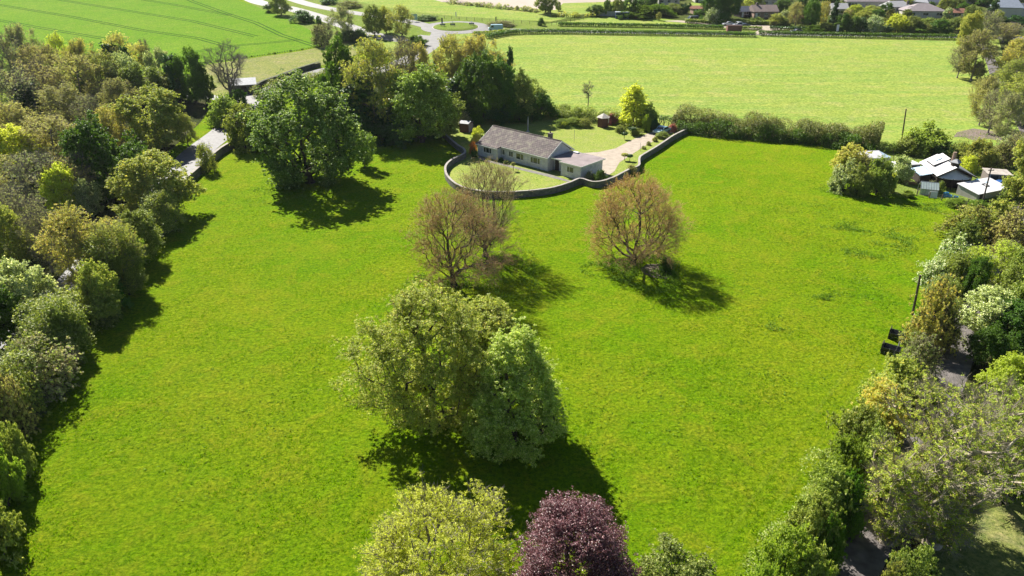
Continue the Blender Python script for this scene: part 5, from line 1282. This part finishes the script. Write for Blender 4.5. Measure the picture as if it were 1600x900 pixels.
house(1045, 8, 9.0, 6.0, R(-4), 2.4, 4.3, RM['pinkgrey'], RENDERW, 'pale roofed building at the top edge left of the heart shaped bushes', 0, ())
house(1165, 27, 5.0, 4.5, R(20), 2.0, 3.8, RM['slate'], DARKWOOD, 'small dark pitched roof garage left of the brown roofed bungalow', 0, (), 'garage', 'garage', 1)
house(1495, 30, 6.0, 5.0, R(0), 2.2, 3.6, RM['red'], RENDERW, 'small white walled building half hidden right of the wide hipped bungalow', 0, (), wins=1)
house(1250, 36, 7.5, 4.0, R(0), 1.8, 2.9, RM['red'], BRICKW, 'low red tiled garage roof beside the black car', 0, (), 'garage', 'garage', 1)
house(1505, 6, 9.0, 7.0, R(0), 2.6, 4.8, RM['brown'], RENDERW, 'brown roofed house at the top edge near the tall olive tree', 0, (.3,))
trees('trees at the village edge', [
 ('mid', 852, -14, 21, 30, 'dark green tree alone at the top edge by the field hedge'),
 ('mid', 873, 2, 17, 9, 'tiny round headed tree beside the lone top edge tree'),
 ('dark', 932, 7, 25, 24, 'dark green tree over the left end of the grey fence'),
 ('dark', 951, -1, 25, 15, 'upright dark green tree behind the grey fence'),
 ('mid', 966, -3, 25, 18, 'mid green tree right of the upright dark one'),
 ('dark', 984, -6, 26, 24, 'large dark tree left of the scrubby mound'),
 ('dark', 1008, -10, 14, 30, 'dark tree at the top edge above the scrubby mound'),
 ('olive', 1030, 19, 32, 9, 'little tree at the right end of the paddock sheds'),
 ('dark', 1117, -28, 32, 36, 'very dark tree at the top edge, left one of two'),
 ('dark', 1138, -24, 30, 36, 'very dark tree at the top edge, right one of two'),
 ('olive', 1152, -6, 22, 20, 'olive tree right of the very dark pair'),
 ('yellow', 1168, -2, 20, 24, 'yellow green tree behind the small dark garage'),
 ('mid', 1183, -6, 17, 24, 'mid green tree behind the brown roofed bungalow'),
 ('dark', 1224, -2, 22, 26, 'dark green tree right of the brown roofed bungalow'),
 ('blossom', 1228, 16, 34, 18, 'small white flowered tree by the driveway mouth'),
 ('brown', 1246, 3, 42, 26, 'brown budding tree left of the dark village group'),
 ('dark', 1270, -2, 46, 24, 'tall dark green tree behind the black car'),
 ('gold', 1289, 0, 40, 18, 'golden budding tree between the two tall dark ones'),
 ('spire', 1305, 0, 47, 16, 'dark conical tree beside the white road sign'),
 ('brown', 1325, 14, 30, 16, 'small brown tree before the white gable end'),
 ('yellow', 1338, 7, 28, 22, 'yellow green crown left of the long grey roof'),
 ('olive', 1362, 9, 30, 30, 'olive tree before the long grey roof'),
 ('dark', 1386, 4, 28, 20, 'dark tree between the long grey roof and the pale house'),
 ('mid', 1328, -6, 10, 26, 'mid green tree at the top edge above the white gable'),
 ('olive', 1385, -8, 8, 30, 'olive tree at the top edge above the long grey roof'),
 ('dark', 1432, 8, 25, 18, 'dark green tree between the pale and the slate house'),
 ('olive', 1425, -5, 10, 30, 'olive tree behind the slate house at the top'),
 ('olive', 1477, -5, 26, 20, 'olive tree right of the slate house'),
 ('blossom', 1483, 12, 30, 14, 'pale flowering tree right of the wide hipped roof'),
 ('mid', 1495, -4, 22, 26, 'mid green tree over the small white walled building'),
 ('dark', 1508, 4, 26, 22, 'dark green tree right of the small white walled building'),
 ('ivy', 1552, -4, 36, 14, 'dark narrow tree against the blue grey house'),
 ('dark', 1540, -10, 10, 24, 'dark green tree at the top edge left of the blue grey house'),
 ('dark', 1590, -12, 2, 40, 'dark tree line piece at the top right corner'),
 ('mid', 1240, 8, 34, 18, 'mid green tree left of the low red garage roof'),
 ('olive', 1215, 20, 40, 22, 'olive garden tree right of the garden hedge end'),
 ('dark', 1257, -6, 28, 22, 'dark tree top behind the brown budding one'),
 ('dark', 1318, 20, 50, 18, 'dark tree right beside the conical one'),
 ('grey', 1180, 12, 27, 14, 'twiggy little tree at the left wall of the brown roofed bungalow'),
 ('olive', 1350, 16, 36, 26, 'olive crown in front of the long grey roof right part'),
 ('dark', 1372, 14, 34, 22, 'dark crown between the long grey roof and the pale round bush'),
 ('mid', 1330, -12, 2, 26, 'mid green crown at the very top above the yellow green one'),
 ('dark', 1300, -16, 4, 30, 'dark crown at the very top above the conical tree'),
 ('olive', 1360, -14, 0, 30, 'olive crown at the very top above the long grey roof'),
 ('dark', 1410, -12, 4, 26, 'dark crown at the very top above the pale house'),
 ('mid', 1448, -12, 4, 26, 'mid green crown at the very top above the slate house'),
 ('olive', 1475, -16, 2, 30, 'olive crown at the very top right of the slate house'),
 ('dark', 1455, 2, 20, 12, 'dark crown touching the slate roof'),
 ('mid', 1418, 14, 30, 16, 'mid green crown at the right gable of the pale house'),
 ('dark', 1525, -14, 6, 26, 'dark crown at the very top above the tall olive tree'),
 ('mid', 1520, 8, 36, 24, 'mid green tree behind the tall olive one at the road end'),
 ('olive', 1558, 16, 50, 20, 'olive crown at the left foot of the blue grey house'),
 ('brown', 1580, 36, 64, 30, 'brown thicket below the low blue grey house'),
 ('dark', 1270, -22, -2, 26, 'dark crown at the very top above the tall dark green tree'),
 ('mid', 1215, -18, 0, 30, 'mid green crown at the very top behind the slate house'),
 ('olive', 1180, -20, -2, 30, 'olive crown at the very top left of the slate house'),
 ('dark', 1090, -18, -2, 26, 'dark crown at the very top above the small lawn'),
 ('dark', 1050, -16, -1, 26, 'dark crown at the very top behind the pale roofed building'),
 ('mid', 1030, -12, 4, 22, 'mid green crown at the very top behind the scrubby mound'),
])
trees('trees at the main road', [
 ('mid', 437, -8, 24, 26, 'green tree beside the road at the top, right of the crop'),
 ('grey', 533, 9, 62, 38, 'grey twiggy tree beside the road bend'),
 ('grey', 510, 34, 68, 22, 'small leafless greyish tree left of the grey twiggy one'),
 ('mid', 583, 8, 56, 30, 'green tree between the roads, left of the rounded olive one'),
 ('olive', 602, 10, 52, 22, 'thin olive crown between the two road trees'),
 ('olive', 626, 8, 58, 40, 'rounded olive tree left of the roundabout'),
])
shrubs('roadside bushes', [
 ('dark', 422, 4, 19, 18, 'dark bush left of the top road tree'),
 ('dark', 472, 17, 35, 30, 'dark low bushes along the crop edge by the road'),
 ('dark', 497, 25, 38, 8, 'small dark upright bush at the road edge'),
 ('grey', 500, 40, 72, 26, 'grey scrub at the tip of the crop field'),
 ('dark', 562, 46, 62, 24, 'dark bush at the foot of the grey twiggy road tree'),
 ('dark', 544, 48, 64, 30, 'dark undergrowth below the grey twiggy road tree'),
 ('dark', 515, -4, 6, 26, 'dark bush on the far verge of the north road'),
 ('olive', 545, 2, 12, 34, 'olive scrub on the far verge of the north road'),
 ('dark', 668, 24, 31, 30, 'dark low bush behind the roundabout left side'),
 ('brown', 782, 33, 40, 40, 'brown weedy scrub behind the roundabout exit'),
 ('dark', 846, 28, 40, 10, 'small dark bush on the fence line by the east road'),
 ('weed', 650, 56, 72, 30, 'weedy bush on the roundabout near bank'),
], name='bush')
shrubs('village bushes', [
 ('weed', 975, 18, 29, 24, 'scrub at the left foot of the scrubby mound'),
 ('weed', 1000, 9, 27, 44, 'brownish scrub on the left of the mound'),
 ('weed', 1030, 7, 24, 44, 'grey green scrub on the middle of the mound'),
 ('hedge', 1052, 6, 20, 30, 'green scrub on the right of the mound'),
 ('ivy', 1070, 5, 21, 10, 'left of two dark heart shaped bushes on the small lawn'),
 ('ivy', 1077.5, 5, 16, 7, 'right of two dark heart shaped bushes on the small lawn'),
 ('blossom', 1114, 13, 36, 26, 'large round bush with pale top in front of the very dark trees'),
 ('dark', 1130, 20, 37, 22, 'dark green bush right of the large round one'),
 ('gold', 1137, 12, 30, 12, 'golden topped shrub against the very dark trees'),
 ('dark', 1098, 24, 34, 12, 'dark green bush right of the dark parked vehicle'),
 ('dark', 1334, 26, 51, 22, 'dark green bush directly right of the white road sign'),
 ('ivy', 1348, 28, 51, 18, 'dark upright bush left of the pale round one'),
 ('blossom', 1367, 25, 52, 28, 'pale topped round bush on the village road verge'),
 ('yellow', 1402, 23, 50, 34, 'bright yellow green round bush on the village road verge'),
 ('ivy', 1385, 38, 52, 20, 'dark low bush between the pale and the bright round ones'),
 ('hedge', 1428, 26, 50, 28, 'green bush right of the bright yellow green one'),
 ('weed', 1436, 38, 51, 34, 'brownish bramble mound on the road verge'),
 ('dark', 1470, 31, 52, 30, 'dark green bush with bright top by the road end'),
 ('hedge', 1492, 28, 50, 22, 'green bush left of the road end'),
 ('hedge', 1408, 27, 38, 30, 'green hedge bush in front of the pale house'),
 ('grey', 1505, 40, 52, 20, 'twiggy scrub at the road end'),
 ('ivy', 1585, 25, 38, 34, 'dark hedge bush below the tall blue grey house'),
 ('hedge', 1262, 36, 46, 24, 'green bush behind the black car'),
 ('hedge', 1225, 28, 40, 20, 'green bush left of the low red garage roof'),
 ('hedge', 1290, 36, 48, 26, 'dark green undergrowth left of the white road sign'),
 ('brown', 1392, 14, 30, 14, 'brown shrub at the corner of the pale house'),
 ('olive', 1380, 28, 44, 22, 'olive bush between the pale round and the bright round bushes, behind them'),
 ('hedge', 1450, 28, 44, 24, 'green bush in front of the wide hipped roof, left part'),
 ('hedge', 1474, 27, 40, 22, 'green bush in front of the wide hipped roof, right part'),
 ('olive', 1448, 38, 52, 22, 'olive bush right of the brownish bramble mound'),
 ('hedge', 1420, 40, 52, 20, 'green bush left of the brownish bramble mound'),
 ('dark', 1310, 36, 50, 20, 'dark bush directly behind the white road sign'),
 ('hedge', 1180, 27, 37, 24, 'green garden bush in front of the small dark garage'),
 ('olive', 1208, 28, 39, 16, 'olive garden bush at the corner of the brown roofed bungalow'),
 ('weed', 1272, 40, 51, 26, 'weedy bush right of the black car'),
 ('olive', 1500, 26, 44, 20, 'olive bush above the twiggy scrub at the road end'),
 ('dark', 1092, 14, 24, 16, 'dark bush left of the red brown outbuilding'),
])
# ---------------------------------------------------------------- village yard: sheds, container, cars
def box_shed(x, yb, L, D, H_, rz, wm, rm, label, name, catg, detail='panels'):
    g = G(x, yb); e = empty(name, g, rz, label, catg)
    MB().box(0, L, 0, D, 0, H_).build('wall', wm, e); MB().box(-.1, L+.1, -.1, D+.1, H_+.001, H_+.12).build('roof', rm, e)
    m = MB()
    for i in range(1, int(L/.5)): m.box(i*.5-.04, i*.5+.04, -.06, -.003, .1, H_-.1)
    if detail == 'panels': m.build('ribs', wm, e)
    else:
        MB().box(L*.4, L*.6, -.05, -.004, 1.1, 1.7).build('window', WHITE, e)
    return e
box_shed(961.5, 29.5, 5.2, 2.4, 2.4, R(-3), BLUE if False else plain('navy_container', (0.03, 0.06, 0.15), .6, var=.2), plain('pale_container_roof', (0.45, 0.5, 0.58), .6), 'dark blue steel container with a pale roof in the paddock', 'container', 'container')
box_shed(991, 29.5, 4.6, 2.6, 2.2, R(-2), BROWNWOOD, BROWNWOOD, 'brown wooden stable shed with a white window in the paddock', 'stable', 'shed', 'win')
box_shed(1136, 52.5, 5.0, 2.2, 2.6, R(-2), plain('rust_red_boards', (0.22, 0.10, 0.075), .8, var=.2), BROWNWOOD, 'rust red wooden box trailer standing by the low hedge near the white cars', 'field_trailer', 'trailer')
def panel_fence():
    a = G(922, 24.5); b = G(962, 26.5); L = (b-a).length; e = empty('panel_fence', a, math.atan2(b.y-a.y, b.x-a.x), 'grey boarded fence left of the dark blue container', 'fence')
    n = 6
    for i in range(n):
        MB().box(L*i/n+.06, L*(i+1)/n-.06, 0, .05, .05, 1.8).build('panel', GREYMETAL, e)
    for i in range(n+1): MB().box(L*i/n-.055, L*i/n+.055, -.03, .08, 0, 1.9).build('post', CONCRETE, e)
panel_fence()
def car_parts(e, L, W_, H_, body, van=False):
    w2 = W_/2
    if van: pr = [(0, .35), (0, .95), (.35*1, 1.1), (1.0, H_*.97), (1.3, H_), (L-.1, H_), (L, H_-.15), (L, .35)]
    else: pr = [(0, .35), (0, .72), (.15, .82), (1.15, .95), (1.75, H_*.98), (2.1, H_), (L-1.35, H_-.02), (L-.5, .98), (L-.04, .92), (L, .4)]
    m = MB(); m.prism([(x, -w2, z) for x, z in pr], (0, W_, 0)); b = m.build('body', body, e, bevel=.07)
    g = MB()
    if van: sg = [(.75, 1.15), (1.1, H_*.88), (1.9, H_*.88), (1.9, 1.15)]; ws = ((.38, 1.12), (.98, H_*.93)); bk = None
    else: sg = [(1.35, .98), (1.85, H_-.1), (L-1.42, H_-.1), (L-.8, .98)]; ws = ((1.2, .97), (1.72, H_-.06)); bk = ((L-.55, .99), (L-1.3, H_-.06))
    for s in (-1, 1): MB().prism([(x, s*(w2+.004), z) for x, z in sg], (0, s*.02, 0)).build('side_window', GLASS, e)
    def screen(nm, p0, p1, d):
        MB().add([(p0[0]+d, -w2+.12, p0[1]), (p0[0]+d, w2-.12, p0[1]), (p1[0]+d, w2-.2, p1[1]), (p1[0]+d, -w2+.2, p1[1]), (p0[0]+d*.2, -w2+.12, p0[1]), (p0[0]+d*.2, w2-.12, p0[1]), (p1[0]+d*.2, w2-.2, p1[1]), (p1[0]+d*.2, -w2+.2, p1[1])],
                 [(0,1,2,3), (7,6,5,4), (0,4,5,1), (1,5,6,2), (2,6,7,3), (3,7,4,0)]).build(nm, GLASS, e)
    screen('windscreen', ws[0], ws[1], -.06)
    if bk: screen('rear_window', bk[0], bk[1], .06)
    for x in (.8, L-.8):
        for s in (-1, 1):
            t = MB().tube((x, s*(w2-.16), .32), (x, s*(w2+.03), .32), .32, n=16).build('wheel', BLACK, e)
            MB().tube((x, s*(w2+.032), .32), (x, s*(w2+.05), .32), .19, n=12).build('rim', GREYMETAL, t)
    for s in (-1, 1):
        MB().box(-.035, -.002, s*w2*.72-.16, s*w2*.72+.16, .62, .76).build('headlight', WHITE, e)
        MB().box(L+.002, L+.03, s*w2*.78-.12, s*w2*.78+.12, .65, .82).build('tail_light', TAIL, e)
TAIL = plain('red_lamp_glass', (0.4, 0.02, 0.02), .3)
def vehicle(x, yb, rz, col, label, L=4.2, W_=1.75, H_=1.45, van=False, name='parked_car', catg='car', group='vehicles parked at the village edge', lift=.06, rough=.3):
    g = G(x, yb); g.z += lift; e = empty(name, g, rz, label, catg, group)
    car_parts(e, L, W_, H_, plain(name + '_paint', col, rough, var=.04, spec=.6), van); return e
vehicle(1128.5, 40.2, R(4), (0.75, 0.75, 0.76), 'white hatchback, the left of two pale cars in the village parking bay', 4.1)
vehicle(1144.5, 41.5, R(12), (0.62, 0.66, 0.68), 'silver estate car, the right of two pale cars in the parking bay', 4.5, 1.8, 1.6)
vehicle(1153, 42.6, R(2), (0.05, 0.07, 0.13), 'dark blue low car just right of the two pale cars', 4.3, 1.75, 1.35)
vehicle(1073.5, 33.5, R(12), (0.03, 0.04, 0.06), 'black off road vehicle parked at the end of the gravel strip', 4.4, 1.9, 1.9, True, 'off_road_vehicle', 'car')
vehicle(1235, 52, R(-2), (0.02, 0.025, 0.05), 'black car driving on the east road past the village hedge', 4.2, name='road_car', group='vehicles on the road')
vehicle(763, 48.2, R(4), (0.40, 0.60, 0.68), 'light blue van with a dark windscreen leaving the roundabout', 5.2, 1.95, 2.1, True, 'blue_van', 'van', 'vehicles on the road')
vehicle(1024.5, 211, R(43), (0.30, 0.47, 0.50), 'pale turquoise car parked at the head of the gravel drive', 4.2, name='turquoise_car', group='vehicles at the bungalow', rough=.25)
poly('parking', [(1120,43),(1150,39),(1215,40),(1220,47),(1206,48),(1196,54),(1175,54),(1186,47),(1150,44)], GRAVEL, .09)
poly('gravel_strip', [(1035,33),(1060,32),(1100,35),(1130,38.5),(1128,41),(1060,35)], GRAVEL, .08)
poly('village_lawn', [(1068,12),(1080,4),(1098,6),(1104,12),(1090,17)], FARGRASS, .06)
poly('village_lawn', [(1560,7),(1600,5),(1640,12),(1600,17)], FARGRASS, .06)
def sign(x, yb, yt, w_, label, col=WHITE, legs=2, lean=0, name='road_sign'):
    g = G(x, yb); _, dy, dz = ray(x, yt); h = CAM_H + g.y*dz/dy - g.z; W_ = w_/F*depth(g.y, g.z)
    e = empty(name, g, R(lean), label, 'sign')
    MB().box(-W_/2, W_/2, -.05, -.02, h*.25, h).build('panel', col, e)
    for s in ((-.35, .35) if legs == 2 else (0,)): MB().tube((s*W_, 0, -.1), (s*W_, 0, h*.97), .045, n=6).build('post', GREYMETAL, e)
sign(1307.5, 52, 38.5, 3.6, 'tall narrow white sign board on the verge before the dark conical tree')
sign(648, 34, 22, 8.5, 'wide pale green direction sign left of the roundabout', plain('sign_green', (0.30, 0.48, 0.42), .5), 2, 0, 'direction_sign')
sign(691, 39.5, 28, 2.2, 'small dark post sign at the far side of the roundabout', DARKMETAL, 1)
sign(712.5, 27, 18.5, 1.6, 'little white sign by the fence behind the roundabout', WHITE, 1)
sign(775, 36, 26, 1.6, 'dark post with a box beside the field fence right of the roundabout', DARKMETAL, 1)
def chevrons(x, yb, label):
    g = G(x, yb); g.z += .5; e = empty('chevron_sign', g, 0, label, 'sign', 'signs on the roundabout island')
    MB().box(-.9, .9, -.03, 0, .35, .95).build('panel', DARKMETAL, e)
    for i in range(3): MB().prism([(-.6+i*.45, -.034, .42), (-.45+i*.45, -.034, .42), (-.3+i*.45, -.034, .65), (-.45+i*.45, -.034, .88), (-.6+i*.45, -.034, .88), (-.45+i*.45, -.034, .65)], (0, -.01, 0)).build('chevron', WHITE, e)
    for s in (-.7, .7): MB().tube((s, .03, -.4), (s, .03, .95), .04, n=6).build('post', GREYMETAL, e)
    MB().lathe([(.32, 0), (.32, .03)], 14).build('disc', plain('blue_disc', (.05, .15, .5), .4), e).location = (0, 0, 1.35)
    MB().tube((0, 0, .3), (0, 0, 1.6), .035, n=6).build('post', GREYMETAL, e)
chevrons(692, 43.5, 'left chevron sign on the roundabout island'); chevrons(707.5, 43, 'middle chevron sign on the roundabout island'); chevrons(737, 42, 'right chevron sign on the roundabout island')
def clutter():
    rnd = random.Random(12)
    e = empty('timber_stack', G(1420, 288), R(30), 'untidy heap of orange brown timber offcuts between the white table and the greenhouse', 'timber')
    for i in range(9):
        o = MB().box(-.9, .9, -.07, .07, 0, .06).build('plank', plain('offcut_wood%d' % i, (.34 + .1*rnd.random(), .2 + .06*rnd.random(), .12), .85) if i < 3 else bpy.data.materials['offcut_wood%d' % (i % 3)], e)
        o.location = (rnd.uniform(-.4, .4), rnd.uniform(-.4, .4), .065*i); o.rotation_euler = (rnd.uniform(-.1, .1), rnd.uniform(-.1, .1), rnd.uniform(-1, 1))
    e = empty('blue_sheet_heap', G(1427, 277), R(10), 'crumpled light blue sheet over boxes beside the lean to of the black shed', 'sheeting')
    m = MB(); nx = 7; V = [(i*.28, j*.28, max(.03, .65*math.sin(math.pi*min(max(i, .01), 5.99)/6)**.5*math.sin(math.pi*min(max(j, .01), 5.99)/6)**.5 + rnd.uniform(-.08, .08))) for j in range(nx) for i in range(nx)]
    m.v = V; m.f = [(j*nx+i, j*nx+i+1, (j+1)*nx+i+1, (j+1)*nx+i) for j in range(nx-1) for i in range(nx-1)]; m.build('sheet', BLUELT, e)
    e = empty('garden_trellis', G(1500, 304), R(-5), 'thin dark trellis in the weeds in front of the black shed posts', 'trellis')
    t = MB()
    for i in range(8): t.box(i*.4, i*.4+.04, 0, .03, 0, 1.2)
    for k in range(3): t.box(0, 2.84, -.025, -.003, .3+k*.4, .34+k*.4)
    t.build('lattice', DARKWOOD, e)
    e = empty('white_door_panel', G(1452, 309), R(-15), 'white framed panel leaning in the grass below the greenhouse', 'panel')
    MB().prism([(0, 0, 0), (1.1, 0, 0), (1.1, .35, .95), (0, .35, .95)], (0, .05, 0)).build('panel', WHITE, e)
clutter()
def barn():
    g = G(365, 148); e = empty('lane_barn', g, R(20), 'small stone barn with a pale corrugated roof beside the lane', 'barn')
    L, D = 5.6, 4.2
    MB().box(0, L, 0, D, 0, 2.2).prism([(0, 0, 2.201), (0, D, 2.201), (0, D/2, 3.4)], (L, 0, 0)).build('wall', GARDENST, e)
    MB().prism([(-.3, -.3, 2.2), (L+.3, -.3, 2.2), (L+.3, D/2, 3.55), (-.3, D/2, 3.55)], (0, 0, .08)).prism([(-.3, D+.3, 2.2), (L+.3, D+.3, 2.2), (L+.3, D/2+.01, 3.55), (-.3, D/2+.01, 3.55)], (0, 0, .08)).build('roof', plain('corrugated_roof', (0.45, 0.47, 0.50), .5, .2, var=.15, scale=2), e)
    MB().box(1.8, 3.2, -.04, -.003, 0, 1.9).build('door', DARKWOOD, e)
barn()
# ---------------------------------------------------------------- small growth on the pasture
def patches():
    rng = np.random.default_rng(9)
    pos = []; 
    for cx, cy, rx, ry, n in ((998, 425, 75, 26, 5200), (960, 418, 40, 14, 1500), (700, 440, 80, 14, 2200), (690, 462, 50, 10, 900), (790, 430, 60, 40, 2600), (1300, 465, 34, 5, 700), (1222, 508, 26, 10, 700), (1330, 355, 40, 7, 1100), (1400, 365, 60, 10, 900), (1365, 395, 60, 8, 900), (1400, 380, 34, 9, 800),
                              (480, 300, 120, 22, 2500), (1470, 325, 60, 8, 1800), (1320, 300, 40, 10, 800), (1500, 214, 60, 8, 700), (1180, 340, 200, 60, 500), (1330, 400, 120, 60, 900), (1250, 560, 140, 90, 600), (980, 640, 160, 100, 450), (520, 450, 130, 90, 450), (350, 650, 160, 120, 450), (560, 340, 120, 40, 500), (1300, 330, 90, 12, 500), (1240, 450, 120, 40, 260), (1080, 620, 180, 80, 260), (1350, 460, 50, 24, 300)):
        c = G(cx, cy); s = depth(c.y, 0)/F; ry_ = (G(cx, cy-ry).y - G(cx, cy+ry).y)/2
        a = rng.uniform(0, 6.283, n); r = np.sqrt(rng.uniform(0, 1, n)) * (1 + .25*np.sin(3*a+cx))
        x = c.x + np.cos(a)*r*rx*s; y = c.y + np.sin(a)*r*ry_
        m = (np.sin(x*1.1+cx) + np.sin(y*1.3+x*.6) + rng.normal(size=n)*.6) > -.1
        z = rng.uniform(.03, .38, n); z = np.where(rng.uniform(size=n) < .5, z*.5, z)
        pos.append(np.stack([x, y, z], 1)[m])
    pos = np.vstack(pos); V, Q = leaves(rng, pos, np.zeros_like(pos), .17, up=.3)
    props(link('weed_patches', rawmesh('weed_patches', V, Q), LM['weed']), 'patches of grey green nettles and docks in the pasture', 'weeds', None, 'stuff')
patches()
def tufts():
    """short blades of grass standing up out of the pasture"""
    rng = np.random.default_rng(4); n = 52000
    y = 30 + 95 * rng.uniform(0, 1, n) ** 1.05; half = y * .75 + 8; x = rng.uniform(-1, 1, n) * half
    f = np.sin(x*.33+1) + np.sin(y*.41+x*.2) + .8*np.sin(x*.9-y*.7) + rng.normal(size=n)*.9
    left = -35 - (y-30)*.32; right = 17 + (y-30)*.66
    m = (f > .2) & (x > left) & (x < right); x, y = x[m], y[m]
    k = 5; x = np.repeat(x, k) + rng.normal(size=len(x)*k)*.10; y = np.repeat(y, k) + rng.normal(size=len(y)*k)*.10; n = len(x)
    a = rng.uniform(0, 6.283, n); hgt = rng.uniform(.05, .17, n); wd = rng.uniform(.015, .035, n) * 1.5; ln = rng.uniform(-.08, .08, (n, 2))
    P0 = np.stack([x-np.cos(a)*wd, y-np.sin(a)*wd, np.zeros(n)], 1); P1 = np.stack([x+np.cos(a)*wd, y+np.sin(a)*wd, np.zeros(n)], 1); P2 = np.stack([x+ln[:, 0], y+ln[:, 1], hgt], 1)
    V = np.stack([P0, P1, P2], 1).reshape(-1, 3)
    props(link('grass_tufts', rawmesh('grass_tufts', V, np.arange(3*n).reshape(n, 3)), LM['grassblade']), 'short green tufts of grass standing in the pasture', 'grass', None, 'stuff')
tufts()

# ---------------------------------------------------------------- the air
def haze():
    m = bpy.data.materials.new('haze_air'); m.use_nodes = True; n = m.node_tree.nodes; l = m.node_tree.links
    n.remove(n['Principled BSDF']); v = n.new('ShaderNodeVolumePrincipled'); v.inputs['Density'].default_value = HAZE
    v.inputs['Color'].default_value = (.86, .92, 1.0, 1); v.inputs['Anisotropy'].default_value = .2
    l.new(v.outputs[0], n['Material Output'].inputs['Volume'])
    o = MB().box(-1510, 1510, -310, 710, -1.5, 42).build('haze', m); o['kind'] = 'stuff'; o['label'] = 'thin pale haze over the far fields'
HAZE = 0.00006
haze()
